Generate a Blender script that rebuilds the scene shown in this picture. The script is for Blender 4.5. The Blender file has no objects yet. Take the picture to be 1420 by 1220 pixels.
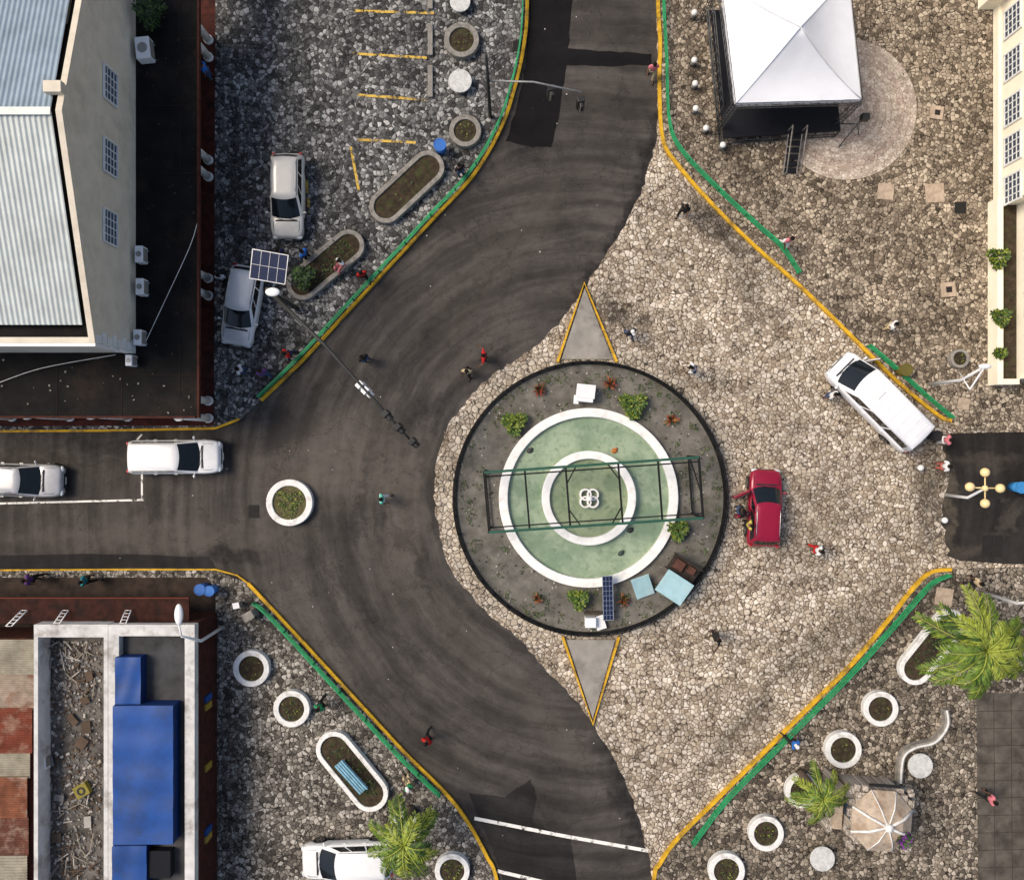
import bpy, bmesh, math, random
from mathutils import Vector, Matrix
R=random.Random(7)
S=27.0; H=45.0
scene=bpy.context.scene
COL=scene.collection
rad=math.radians
def P(px,py,z=0.0):
    f=(1-z/H)/S
    return Vector(((px-710)*f,(610-py)*f,z))
def XY(px,py,z=0.0):
    p=P(px,py,z); return (p.x,p.y)
# ---------------------------------------------------------------- materials
MC={}
def nn(t,ty,**k):
    n=t.nodes.new(ty)
    for a,b in k.items():
        setattr(n,a,b)
    return n
def rgba(c): return (c[0],c[1],c[2],1.0)
def base_mat(name):
    m=bpy.data.materials.new(name); m.use_nodes=True
    t=m.node_tree; b=t.nodes["Principled BSDF"]
    return m,t,b
def mulc(t,a,b,fac=1.0):
    n=nn(t,'ShaderNodeMix',data_type='RGBA',blend_type='MULTIPLY'); n.inputs[0].default_value=fac
    t.links.new(a,n.inputs[6])
    if hasattr(b,'links'): t.links.new(b,n.inputs[7])
    else: n.inputs[7].default_value=rgba(b)
    return n.outputs[2]
def mixc(t,f,a,b):
    n=nn(t,'ShaderNodeMix',data_type='RGBA')
    if hasattr(f,'links'): t.links.new(f,n.inputs[0])
    else: n.inputs[0].default_value=f
    for s,i in ((a,6),(b,7)):
        if hasattr(s,'links'): t.links.new(s,n.inputs[i])
        else: n.inputs[i].default_value=rgba(s)
    return n.outputs[2]
def mrange(t,v,a,b,c,d,smooth=False):
    n=nn(t,'ShaderNodeMapRange'); 
    if smooth: n.interpolation_type='SMOOTHSTEP'
    t.links.new(v,n.inputs[0])
    for i,x in enumerate((a,b,c,d)): n.inputs[i+1].default_value=x
    return n.outputs[0]
def math2(t,op,a,b=None):
    n=nn(t,'ShaderNodeMath',operation=op)
    for i,x in enumerate((a,b)):
        if x is None: continue
        if hasattr(x,'links'): t.links.new(x,n.inputs[i])
        else: n.inputs[i].default_value=x
    return n.outputs[0]
def noise(t,vec,scale,detail=4,rough=.6):
    n=nn(t,'ShaderNodeTexNoise'); n.inputs['Scale'].default_value=scale; n.inputs['Detail'].default_value=detail
    n.inputs['Roughness'].default_value=rough
    if vec is not None: t.links.new(vec,n.inputs['Vector'])
    return n
def mat(name,col,rough=.6,metal=0.0,var=.18,scale=3.0,bump=0.0,dirt=None,dirtamt=0.0,world=False,coat=0.0):
    if name in MC: return MC[name]
    m,t,b=base_mat(name)
    if world: v=nn(t,'ShaderNodeNewGeometry').outputs['Position']
    else: v=nn(t,'ShaderNodeTexCoord').outputs['Object']
    n1=noise(t,v,scale); f=mrange(t,n1.outputs['Fac'],.3,.7,1-var,1+var*.6)
    c=nn(t,'ShaderNodeCombineColor')
    for i in range(3): t.links.new(f,c.inputs[i])
    out=mulc(t,c.outputs[0],col)
    if dirtamt>0:
        n2=noise(t,v,scale*.55,6,.7); g=mrange(t,n2.outputs['Fac'],.48,.68,0,dirtamt,True)
        out=mixc(t,g,out,dirt or (.05,.04,.03))
    t.links.new(out,b.inputs['Base Color'])
    b.inputs['Roughness'].default_value=rough; b.inputs['Metallic'].default_value=metal
    b.inputs['Specular IOR Level'].default_value=.15 if rough>=.7 else .4
    if coat: b.inputs['Coat Weight'].default_value=coat; b.inputs['Coat Roughness'].default_value=.08
    if bump:
        n3=noise(t,v,scale*8,4); bp=nn(t,'ShaderNodeBump'); bp.inputs['Strength'].default_value=bump; bp.inputs['Distance'].default_value=.03
        t.links.new(n3.outputs['Fac'],bp.inputs['Height']); t.links.new(bp.outputs[0],b.inputs['Normal'])
    MC[name]=m; return m
def ell_mask(t,pos,px,py,ang,a,b,soft=.3):
    mp=nn(t,'ShaderNodeMapping',vector_type='TEXTURE')
    p=P(px,py)
    mp.inputs['Location'].default_value=(p.x,p.y,0)
    mp.inputs['Rotation'].default_value=(0,0,rad(ang))
    mp.inputs['Scale'].default_value=(a/S,b/S,1000)
    t.links.new(pos,mp.inputs[0])
    l=nn(t,'ShaderNodeVectorMath',operation='LENGTH'); t.links.new(mp.outputs[0],l.inputs[0])
    return mrange(t,l.outputs['Value'],soft,1.15,1,0,True)
def distorted(t,pos,amt,scale,det=2):
    n=noise(t,pos,scale,det); v=nn(t,'ShaderNodeVectorMath',operation='SUBTRACT'); t.links.new(n.outputs['Color'],v.inputs[0]); v.inputs[1].default_value=(.5,.5,.5)
    s=nn(t,'ShaderNodeVectorMath',operation='SCALE'); t.links.new(v.outputs[0],s.inputs[0]); s.inputs['Scale'].default_value=amt
    a=nn(t,'ShaderNodeVectorMath',operation='ADD'); t.links.new(pos,a.inputs[0]); t.links.new(s.outputs[0],a.inputs[1])
    return a.outputs[0]
def apply_stains(t,pos,out,stains):
    if not stains: return out
    dp=distorted(t,pos,2.4,.9,4)
    nz=noise(t,pos,2.2,5,.7); nf=mrange(t,nz.outputs['Fac'],.3,.6,.3,1)
    for (px,py,ang,a,b,st,col) in stains:
        mk=ell_mask(t,dp,px,py,ang,a,b)
        mk=math2(t,'MULTIPLY',mk,nf); mk=math2(t,'MULTIPLY',mk,st)
        out=mixc(t,mk,out,col)
    return out
def flatpos(t):
    pos=nn(t,'ShaderNodeNewGeometry').outputs['Position']
    flat=nn(t,'ShaderNodeVectorMath',operation='MULTIPLY'); t.links.new(pos,flat.inputs[0]); flat.inputs[1].default_value=(1,1,0)
    return flat.outputs[0]
def grey(t,f):
    cc=nn(t,'ShaderNodeCombineColor'); [t.links.new(f,cc.inputs[i]) for i in range(3)]; return cc.outputs[0]
def cobble(name,cols,joint,scale=4.3,jw=.085,stains=(),big=.35):
    m,t,b=base_mat(name)
    pos=flatpos(t)
    d=distorted(t,pos,.12,3.2)
    v1=nn(t,'ShaderNodeTexVoronoi',feature='DISTANCE_TO_EDGE'); v1.inputs['Scale'].default_value=scale; t.links.new(d,v1.inputs['Vector'])
    v2=nn(t,'ShaderNodeTexVoronoi',feature='F1'); v2.inputs['Scale'].default_value=scale; t.links.new(d,v2.inputs['Vector'])
    sep=nn(t,'ShaderNodeSeparateColor'); t.links.new(v2.outputs['Color'],sep.inputs[0])
    cr=nn(t,'ShaderNodeValToRGB'); t.links.new(sep.outputs[0],cr.inputs[0])
    e=cr.color_ramp.elements
    while len(e)<len(cols): e.new(.5)
    for i,c in enumerate(cols): e[i].position=i/(len(cols)-1); e[i].color=rgba(c)
    out=cr.outputs[0]
    nf=noise(t,pos,16,4,.7); out=mulc(t,out,grey(t,mrange(t,nf.outputs['Fac'],.3,.7,.7,1.22)))
    jn=noise(t,pos,1.4,3); jm=mrange(t,jn.outputs['Fac'],.35,.65,jw*.6,jw*1.5)
    jf=nn(t,'ShaderNodeMapRange',interpolation_type='SMOOTHSTEP'); t.links.new(v1.outputs['Distance'],jf.inputs[0]); jf.inputs[1].default_value=.015
    t.links.new(jm,jf.inputs[2]); jf.inputs[3].default_value=1; jf.inputs[4].default_value=0
    out=mixc(t,jf.outputs[0],out,joint)
    nb=noise(t,pos,.22,6,.62); out=mulc(t,out,grey(t,mrange(t,nb.outputs['Fac'],.36,.66,1-big,1+big*.7)))
    n3=noise(t,pos,.9,5,.7); out=mulc(t,out,grey(t,mrange(t,n3.outputs['Fac'],.35,.6,.76,1.12)))
    out=apply_stains(t,pos,out,stains)
    t.links.new(out,b.inputs['Base Color']); b.inputs['Roughness'].default_value=.8; b.inputs['Specular IOR Level'].default_value=.2
    bp=nn(t,'ShaderNodeBump'); bp.inputs['Strength'].default_value=.5; bp.inputs['Distance'].default_value=.04
    hh=mrange(t,v1.outputs['Distance'],0,.22,0,1,True)
    h2=math2(t,'ADD',hh,math2(t,'MULTIPLY',nf.outputs['Fac'],.4))
    t.links.new(h2,bp.inputs['Height']); t.links.new(bp.outputs[0],b.inputs['Normal'])
    return m
def asphalt(name,col,stains=(),streak=.35,rough=.8):
    m,t,b=base_mat(name)
    pos=flatpos(t)
    n0=noise(t,pos,22,3,.8); n1=noise(t,pos,.28,6,.6); n2=noise(t,pos,1.7,6,.7)
    f=math2(t,'MULTIPLY',mrange(t,n0.outputs['Fac'],.3,.7,.62,1.4),mrange(t,n1.outputs['Fac'],.35,.65,.78,1.22))
    f=math2(t,'MULTIPLY',f,mrange(t,n2.outputs['Fac'],.3,.7,.80,1.2))
    c=P(817,690); sub=nn(t,'ShaderNodeVectorMath',operation='SUBTRACT'); t.links.new(distorted(t,pos,1.2,.22,3),sub.inputs[0]); sub.inputs[1].default_value=(c.x,c.y,0)
    ln=nn(t,'ShaderNodeVectorMath',operation='LENGTH'); t.links.new(sub.outputs[0],ln.inputs[0])
    sp=nn(t,'ShaderNodeSeparateXYZ'); t.links.new(sub.outputs[0],sp.inputs[0])
    an=math2(t,'ARCTAN2',sp.outputs[1],math2(t,'MULTIPLY',sp.outputs[0],-1))
    cb=nn(t,'ShaderNodeCombineXYZ'); t.links.new(math2(t,'MULTIPLY',ln.outputs['Value'],1.1),cb.inputs[0]); t.links.new(math2(t,'MULTIPLY',an,1.2),cb.inputs[1])
    ns=noise(t,cb.outputs[0],1.2,4,.6)
    f=math2(t,'MULTIPLY',f,mrange(t,ns.outputs['Fac'],.34,.68,1-streak,1+streak,True))
    out=mulc(t,grey(t,f),col)
    out=apply_stains(t,pos,out,stains)
    vc=nn(t,'ShaderNodeTexVoronoi',feature='DISTANCE_TO_EDGE'); vc.inputs['Scale'].default_value=.35; t.links.new(distorted(t,pos,1.6,1.2,4),vc.inputs['Vector'])
    ck=mrange(t,vc.outputs['Distance'],.002,.008,.45,0); out=mixc(t,ck,out,(.012,.011,.010))
    t.links.new(out,b.inputs['Base Color']); b.inputs['Roughness'].default_value=rough; b.inputs['Specular IOR Level'].default_value=.12
    bp=nn(t,'ShaderNodeBump'); bp.inputs['Strength'].default_value=.35; bp.inputs['Distance'].default_value=.02
    t.links.new(n0.outputs['Fac'],bp.inputs['Height']); t.links.new(bp.outputs[0],b.inputs['Normal'])
    return m
def worn(name,col,cover=.5,scale=3.5):
    if name in MC: return MC[name]
    m,t,b=base_mat(name)
    pos=nn(t,'ShaderNodeNewGeometry').outputs['Position']
    n=noise(t,pos,scale,6,.75); f=mrange(t,n.outputs['Fac'],cover-.04,cover+.06,0,1)
    tr=nn(t,'ShaderNodeBsdfTransparent'); mx=nn(t,'ShaderNodeMixShader')
    b.inputs['Base Color'].default_value=rgba(col); b.inputs['Roughness'].default_value=.7
    t.links.new(f,mx.inputs[0]); t.links.new(b.outputs[0],mx.inputs[1]); t.links.new(tr.outputs[0],mx.inputs[2])
    t.links.new(mx.outputs[0],t.nodes['Material Output'].inputs[0])
    MC[name]=m; return m
# ---------------------------------------------------------------- mesh builder
class MB:
    def __init__(s): s.v=[];s.f=[];s.m=[];s.sm=[]
    def add(s,v,f,m=0,smooth=False):
        o=len(s.v); s.v+= [tuple(x) for x in v]
        for q in f: s.f.append([o+i for i in q]); s.m.append(m); s.sm.append(smooth)
        return s
    def box(s,c,d,rz=0,m=0,rx=0,ry=0):
        M=Matrix.Translation(c)@Matrix.Rotation(rz,4,'Z')@Matrix.Rotation(ry,4,'Y')@Matrix.Rotation(rx,4,'X')
        v=[M@Vector((x*d[0]/2,y*d[1]/2,z*d[2]/2)) for x in(-1,1) for y in(-1,1) for z in(-1,1)]
        return s.add(v,[(0,1,3,2),(4,6,7,5),(0,4,5,1),(2,3,7,6),(0,2,6,4),(1,5,7,3)],m)
    def prism(s,poly,z0,z1,m=0,mt=None):
        n=len(poly); v=[(p[0],p[1],z0) for p in poly]+[(p[0],p[1],z1) for p in poly]
        s.add(v,[(i,(i+1)%n,n+(i+1)%n,n+i) for i in range(n)],m)
        s.add(v[n:],[list(range(n))],m if mt is None else mt)
        s.add(v[:n],[list(range(n))[::-1]],m); return s
    def sheet(s,poly,z,m=0):
        return s.add([(p[0],p[1],z) for p in poly],[list(range(len(poly)))],m)
    def loop(s,o,i,z0,z1,m=0):
        n=len(o); v=[(p[0],p[1],z0) for p in o]+[(p[0],p[1],z1) for p in o]+[(p[0],p[1],z1) for p in i]+[(p[0],p[1],z0) for p in i]
        f=[]
        for a in range(n):
            b=(a+1)%n
            for k in range(4):
                l=(k+1)%4
                f.append((k*n+a,k*n+b,l*n+b,l*n+a))
        return s.add(v,f,m)
    def ring(s,c,ri,ro,z0,z1,seg=48,m=0):
        A=[2*math.pi*k/seg for k in range(seg)]
        return s.loop([(c[0]+ro*math.cos(a),c[1]+ro*math.sin(a)) for a in A],[(c[0]+ri*math.cos(a),c[1]+ri*math.sin(a)) for a in A],z0,z1,m)
    def cyl(s,c,r1,h,r2=None,seg=20,m=0,smooth=True):
        r2=r1 if r2 is None else r2
        A=[2*math.pi*k/seg for k in range(seg)]
        v=[(c[0]+r1*math.cos(a),c[1]+r1*math.sin(a),c[2]) for a in A]+[(c[0]+r2*math.cos(a),c[1]+r2*math.sin(a),c[2]+h) for a in A]
        s.add(v,[(i,(i+1)%seg,seg+(i+1)%seg,seg+i) for i in range(seg)],m,smooth)
        s.add(v[seg:],[list(range(seg))],m); s.add(v[:seg],[list(range(seg))[::-1]],m); return s
    def tube(s,pts,r,seg=8,m=0,smooth=True):
        pts=[Vector(p) for p in pts]; n=len(pts)
        rs=r if isinstance(r,(list,tuple)) else [r]*n
        v=[];up=None
        for i,p in enumerate(pts):
            d=(pts[min(i+1,n-1)]-pts[max(i-1,0)])
            d=d.normalized() if d.length>1e-9 else Vector((0,0,1))
            if up is None:
                up=Vector((0,0,1)) if abs(d.z)<.9 else Vector((1,0,0))
            a=d.cross(up).normalized(); b=a.cross(d).normalized(); up=b
            for k in range(seg):
                t=2*math.pi*k/seg+math.pi/seg; v.append(p+(a*math.cos(t)+b*math.sin(t))*rs[i])
        f=[(i*seg+k,i*seg+(k+1)%seg,(i+1)*seg+(k+1)%seg,(i+1)*seg+k) for i in range(n-1) for k in range(seg)]
        s.add(v,f,m,smooth); s.add(v[:seg],[list(range(seg))],m); s.add(v[-seg:],[list(range(seg))],m); return s
    def ell(s,c,r,m=0,seg=14,rings=8):
        v=[];f=[]
        for i in range(rings+1):
            th=math.pi*i/rings
            for k in range(seg):
                a=2*math.pi*k/seg; v.append((c[0]+r[0]*math.sin(th)*math.cos(a),c[1]+r[1]*math.sin(th)*math.sin(a),c[2]+r[2]*math.cos(th)))
        for i in range(rings):
            for k in range(seg): f.append((i*seg+k,i*seg+(k+1)%seg,(i+1)*seg+(k+1)%seg,(i+1)*seg+k))
        return s.add(v,f,m,True)
    def ribbon(s,pts,w,z0,z1,m=0):
        L,Rr=offs(pts,w/2),offs(pts,-w/2); n=len(pts)
        v=[(p[0],p[1],z0) for p in L]+[(p[0],p[1],z1) for p in L]+[(p[0],p[1],z1) for p in Rr]+[(p[0],p[1],z0) for p in Rr]
        f=[(k*n+i,k*n+i+1,((k+1)%4)*n+i+1,((k+1)%4)*n+i) for k in range(4) for i in range(n-1)]
        f+=[(0,n,2*n,3*n),(n-1,2*n-1,3*n-1,4*n-1)]
        return s.add(v,f,m)
    def strip(s,pts,w,z,m=0):
        L,Rr=offs(pts,w/2),offs(pts,-w/2); n=len(pts)
        v=[(p[0],p[1],z) for p in L]+[(p[0],p[1],z) for p in Rr]
        return s.add(v,[(i,i+1,n+i+1,n+i) for i in range(n-1)],m)
    def corr(s,a,b,c,d,waves,amp=.03,m=0,thick=.02):
        a,b,c,d=map(Vector,(a,b,c,d)); n=waves*6
        nrm=(b-a).cross(d-a).normalized()
        if nrm.z<0: nrm=-nrm
        v=[]
        for i in range(n+1):
            t=i/n; o=nrm*amp*math.sin(2*math.pi*i/6)
            v.append(a.lerp(b,t)+o); v.append(d.lerp(c,t)+o)
        return s.add(v,[(2*i,2*i+2,2*i+3,2*i+1) for i in range(n)],m,True)
def offs(pts,w):
    out=[];n=len(pts)
    for i in range(n):
        a=Vector(pts[max(i-1,0)][:2]);b=Vector(pts[min(i+1,n-1)][:2]); d=(b-a).normalized()
        out.append((pts[i][0]-d.y*w,pts[i][1]+d.x*w))
    return out
def cr(pts,n=6):
    o=[];N=len(pts)
    for i in range(N-1):
        p0=Vector(pts[max(i-1,0)]);p1=Vector(pts[i]);p2=Vector(pts[i+1]);p3=Vector(pts[min(i+2,N-1)])
        for k in range(n):
            t=k/n; o.append(tuple(.5*((2*p1)+(-p0+p2)*t+(2*p0-5*p1+4*p2-p3)*t*t+(-p0+3*p1-3*p2+p3)*t**3)))
    o.append(tuple(pts[-1])); return o
def pw(pts,z=0): return [XY(a,b,z) for a,b in pts]
def mesh_of(mb,name,mats,off=None):
    me=bpy.data.meshes.new(name)
    v=mb.v if off is None else [(a-off[0],b-off[1],c-off[2]) for a,b,c in mb.v]
    me.from_pydata(v,[],mb.f); 
    for x in mats: me.materials.append(x)
    for p,mi,sm in zip(me.polygons,mb.m,mb.sm): p.material_index=mi; p.use_smooth=sm
    bm=bmesh.new(); bm.from_mesh(me); bmesh.ops.remove_doubles(bm,verts=bm.verts,dist=1e-5)
    bmesh.ops.recalc_face_normals(bm,faces=bm.faces); bm.to_mesh(me); bm.free()
    return me
def part(mb,name,root,mats,absolute=False,bevel=0,label=None,subsurf=0):
    if not isinstance(mats,(list,tuple)): mats=[mats]
    off=None
    if absolute:
        off=root.location if root else None
    o=bpy.data.objects.new(name,mesh_of(mb,name,mats,off)); COL.objects.link(o)
    if root: o.parent=root
    if bevel:
        b=o.modifiers.new('b','BEVEL'); b.width=bevel; b.segments=2; b.limit_method='ANGLE'
    if subsurf:
        b=o.modifiers.new('s','SUBSURF'); b.levels=subsurf; b.render_levels=subsurf
    if label: o['label']=label
    return o
def thing(name,label,cat,loc,rz=0,group=None):
    e=bpy.data.objects.new(name,None); e.empty_display_size=.3; COL.objects.link(e)
    e.location=loc; e.rotation_euler=(0,0,rz); e['label']=label; e['category']=cat
    if group: e['group']=group
    return e
def structure(mb,name,mats,label=None):
    o=part(mb,name,None,mats); o['kind']='structure'
    if label: o['label']=label
    return o
def pip(x,y,poly):
    c=False;n=len(poly);j=n-1
    for i in range(n):
        xi,yi=poly[i];xj,yj=poly[j]
        if ((yi>y)!=(yj>y)) and x<(xj-xi)*(y-yi)/(yj-yi)+xi: c=not c
        j=i
    return c
# ---------------------------------------------------------------- layout lines (photo px -> world)
A=[(731,-160),(731,0),(727,60),(714,122),(694,180),(657,243),(602,303),(542,368),(482,433),(422,498),(363,555)]
Bk=[(912,-160),(912,0),(915,60),(914,120),(919,195),(943,234),(987,284),(1046,342),(1106,395),(1165,452),(1200,487),(1245,531),(1300,576),(1318,583)]
Ck=[(1318,789),(1290,793),(1265,815),(1230,860),(1180,920),(1110,990),(1050,1050),(990,1110),(940,1160),(915,1195),(906,1222),(895,1380)]
Dk=[(345,808),(375,840),(440,910),(500,975),(560,1040),(620,1100),(650,1140),(675,1185),(690,1222),(720,1380)]
fTL=cr(A,4)+[(333,583),(300,594),(0,598),(-900,600),(-900,-160)]
fTR=cr(Bk,4)+[(1330,596),(2300,596),(2300,-160)]
fBR=cr(Ck,4)+[(2300,1380),(2300,786),(1400,786)]
fBL=cr(Dk,4)+[(-900,1380),(-900,792),(0,791),(300,790)]
W4=[pw(f) for f in (fTL,fTR,fBR,fBL)]
def gz(px,py):
    x,y=XY(px,py)
    return .12 if any(pip(x,y,w) for w in W4) else 0.0
def G(px,py): 
    p=P(px,py,gz(px,py)); return p
dark=(.022,.018,.014)
stR=[(1000,312,-42,95,30,.85,dark),(1040,400,-50,60,26,.4,dark),(862,440,-25,50,20,.85,dark),(1180,870,48,150,30,.55,(.06,.045,.03)),(1010,1040,48,110,26,.45,(.07,.05,.035)),
     (1100,700,90,190,60,.2,(.11,.09,.07)),(960,560,0,60,30,.3,(.09,.07,.05)),(1180,640,30,120,30,.2,(.08,.06,.045)),(700,930,-45,60,10,.4,dark),
     (1290,690,90,100,30,.75,(.045,.036,.028)),(900,330,-60,90,12,.35,dark),(1080,940,48,200,14,.45,dark),(1230,850,48,90,12,.5,dark)]
m_plaza=cobble('plaza_cobblestone',[(.27,.21,.15),(.43,.355,.265),(.55,.47,.37),(.70,.62,.52)],(.075,.055,.038),scale=4.7,stains=stR,big=.22,jw=.095)
m_tl=cobble('grey_cobblestone',[(.035,.034,.033),(.10,.098,.094),(.19,.187,.18),(.46,.45,.43)],(.02,.0195,.019),scale=5.0,stains=[(420,520,45,70,30,.5,dark),(330,300,90,250,18,.5,dark),(700,80,80,140,16,.5,(.06,.05,.05))],big=.38)  # grey stone, its colours darkened further to stand in for dimmer light here
m_tr=cobble('brown_cobblestone',[(.11,.085,.06),(.24,.19,.14),(.36,.295,.22),(.54,.455,.35)],(.035,.027,.019),scale=5.0,stains=[(1050,260,-45,120,25,.45,dark),(960,60,85,160,18,.4,dark)],big=.28)
m_br=cobble('tan_cobblestone',[(.075,.06,.046),(.19,.157,.118),(.30,.25,.19),(.51,.44,.355)],(.024,.019,.014),scale=4.9,stains=[(1290,830,40,60,20,.4,dark)],big=.3)
m_bl=cobble('pale_cobblestone',[(.055,.048,.041),(.15,.134,.112),(.26,.233,.198),(.50,.465,.41)],(.02,.017,.014),scale=4.9,stains=[(380,880,-45,70,20,.4,dark),(320,1050,90,150,18,.5,dark)],big=.35)
# ground
structure(MB().sheet([(-700,-700),(700,-700),(700,700),(-700,700)],-.03),'ground',mat('outer_ground',(.12,.10,.08),.9,var=.4,scale=.2,world=True))
structure(MB().sheet([(-60,-45),(60,-45),(60,45),(-60,45)],0),'plaza_ground',m_plaza)
structure(MB().prism(W4[0],0,.12),'pavement',m_tl); structure(MB().prism(W4[1],0,.12),'pavement',m_tr)
structure(MB().prism(W4[2],0,.12),'pavement',m_br); structure(MB().prism(W4[3],0,.12),'pavement',m_bl)
# road
Rb=[(912,-160),(912,0),(912,100),(910,190),(890,262),(860,322),(820,385),(790,430),(740,482),(690,515),(650,552),(617,600),(603,660),(606,720),(625,785),(665,840),(710,877),(760,930),(808,985),(850,1050),(885,1130),(904,1222),(920,1380)]
roadpx=cr(A,4)+[(333,583),(300,594),(0,598),(-900,600),(-900,792),(0,791),(300,790)]+cr(Dk,4)+[(905,1380)]
rb=cr(Rb,8)[::-1]
roadw=pw(roadpx)+[ (x+R.uniform(-.08,.08),y+R.uniform(-.08,.08)) for x,y in pw(rb)]
dk=(.012,.011,.011)
br=(.135,.115,.095)
stA=[(900,230,75,150,18,.9,dk),(845,350,55,110,18,.9,dk),(800,950,-50,90,20,.8,dk),(870,1110,-68,130,22,.85,dk),
 (470,640,0,150,70,.55,br),(560,720,82,130,34,.5,br),(690,360,48,200,40,.3,(.095,.083,.07)),(620,860,-48,160,40,.3,(.095,.083,.07)),
 (210,745,0,260,24,.5,(.11,.095,.08)),(200,620,0,200,12,.5,dk),(400,600,20,70,26,.4,dk),(600,560,40,70,12,.5,dk),(545,520,40,110,18,.3,dk),
 (320,772,0,60,16,.7,dk),(640,420,47,180,7,.35,dk),(520,860,-47,140,8,.45,dk),(830,120,85,130,30,.3,(.08,.07,.06)),(500,700,80,120,7,.4,dk),(590,640,95,120,9,.35,dk),(575,780,-65,110,8,.45,dk),(760,1000,-50,120,22,.3,(.095,.083,.07)),(100,640,0,160,8,.4,dk),
 (750,60,85,150,34,.6,dk),(735,190,70,60,30,.7,dk),(700,1150,0,120,60,.7,dk)]
m_road=asphalt('road_asphalt',(.058,.0515,.0465),stA,streak=.32)
structure(MB().sheet(roadw,.006),'road',m_road)
def jag(pts,j=2.0,k=5):
    o=[]
    for i in range(len(pts)):
        a=pts[i];b=pts[(i+1)%len(pts)]
        for q in range(k):
            t=q/k; o.append((a[0]+(b[0]-a[0])*t+R.uniform(-j,j),a[1]+(b[1]-a[1])*t+R.uniform(-j,j)))
    return o
sr_=[(1318,601),(1400,599),(2300,598),(2300,784),(1400,782),(1330,777)]+[(1312+R.uniform(-4,4)+5*math.sin(y*.05),y) for y in range(770,605,-7)]
structure(MB().sheet(pw(sr_),.006),'road',asphalt('side_road_asphalt',(.026,.023,.021),[(1370,640,0,50,14,.5,(.09,.075,.06)),(1400,720,60,40,12,.5,(.10,.085,.07)),(1314,690,90,90,12,.7,(.12,.10,.075)),(1345,760,10,50,12,.5,(.09,.075,.06))],streak=.3))
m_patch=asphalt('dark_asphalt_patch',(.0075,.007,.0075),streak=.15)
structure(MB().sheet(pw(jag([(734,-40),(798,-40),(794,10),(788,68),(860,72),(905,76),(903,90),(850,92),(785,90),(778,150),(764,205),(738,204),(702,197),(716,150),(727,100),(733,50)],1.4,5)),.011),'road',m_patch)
structure(MB().sheet(pw(jag([(650,1100),(700,1104),(735,1080),(745,1105),(738,1140),(790,1160),(800,1222),(760,1228),(700,1228),(680,1170)],1.2,4)),.011),'road',asphalt('asphalt_repair',(.022,.020,.019),streak=.3))
structure(MB().sheet(pw(jag([(0,770),(150,768),(290,772),(300,788),(0,788)],1.2)),.011),'road',asphalt('gutter_asphalt',(.022,.02,.02),streak=.2))
# kerbs
m_yel=mat('yellow_kerb_paint',(.64,.37,.025),.7,var=.3,scale=2.5,dirt=(.12,.08,.04),dirtamt=.7,bump=.3,world=True)
for line in (A,Bk,Ck,Dk):
    structure(MB().ribbon(pw(cr(line,6)),.17,0,.17),'kerb',m_yel)
structure(MB().ribbon(pw([(-900,599),(0,598),(150,597),(300,594),(333,581)]),.12,0,.15),'kerb',m_yel)
structure(MB().ribbon(pw([(-900,791),(0,790),(150,789),(300,789),(330,797),(345,808)]),.07,0,.15),'kerb',m_yel)
# markings
m_wl=worn('worn_white_paint',(.75,.73,.68),.56,2.5); m_yl=worn('worn_yellow_paint',(.62,.40,.06),.50,2.2)
structure(MB().strip(pw([(-300,700),(0,698),(199,693)]),.10,.016),'road_marking',m_wl)
structure(MB().strip(pw([(197,693),(197,655)]),.10,.019),'road_marking',m_wl)
structure(MB().strip(pw([(190,610),(197,602)]),.1,.016),'road_marking',m_wl)
structure(MB().strip(pw([(658,1134),(780,1158),(899,1179)]),.18,.016),'road_marking',m_wl)
structure(MB().strip(pw([(690,1207),(770,1226),(800,1232)]),.18,.016),'road_marking',m_wl)
for a,b in (((492,17),(602,20)),((490,76),(592,82)),((495,133),(592,140)),((497,195),(577,199)),((487,205),(498,265)),((490,-40),(600,-38)),((425,240),(430,300))):
    structure(MB().strip(pw([a,b]),.13,.126),'road_marking',m_yl)
# fountain apron + right circle
cF=P(817,690)
structure(MB().ring((cF.x,cF.y),7.0,7.75,0,.012,96),'pavement',cobble('apron_stone',[(.34,.28,.21),(.50,.43,.34),(.62,.55,.45)],(.06,.05,.04),scale=3.8,big=.2))
cC=P(1172,153); 
mk=MB()
for i in range(11):
    r0=.12+i*.319; mk.ring((cC.x,cC.y),r0,r0+.300,.12,.141+.002*(i%2),72,0 if i%4 else 1)
structure(mk,'pavement',[cobble('circle_pavers',[(.38,.31,.25),(.52,.44,.37),(.64,.56,.48)],(.22,.175,.135),scale=6,jw=.05,big=.2),cobble('circle_pavers_pink',[(.35,.27,.225),(.49,.395,.33),(.60,.50,.43)],(.2,.155,.125),scale=6,jw=.05,big=.2)])
mk=MB(); mk.ring((cC.x,cC.y),.0001,3.63,.12,.136,72); structure(mk,'pavement',mat('circle_joint',(.22,.175,.135),.9))
structure(MB().sheet(pw([(1352,960),(2300,955),(2300,1380),(1356,1380)]),.126),'pavement',mat('grey_paving',(.10,.088,.072),.8,var=.5,scale=1.2,bump=.5,dirt=(.03,.025,.02),dirtamt=.7,world=True))
mk=MB()
for yy in range(985,1240,24): mk.strip(pw([(1353,yy),(1440,yy-2)]),.03,.131)
for xx in (1376,1400,1424): mk.strip(pw([(xx,962),(xx+2,1240)]),.03,.134)
structure(mk,'pavement',mat('paving_joint',(.045,.038,.03),.9))
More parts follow.
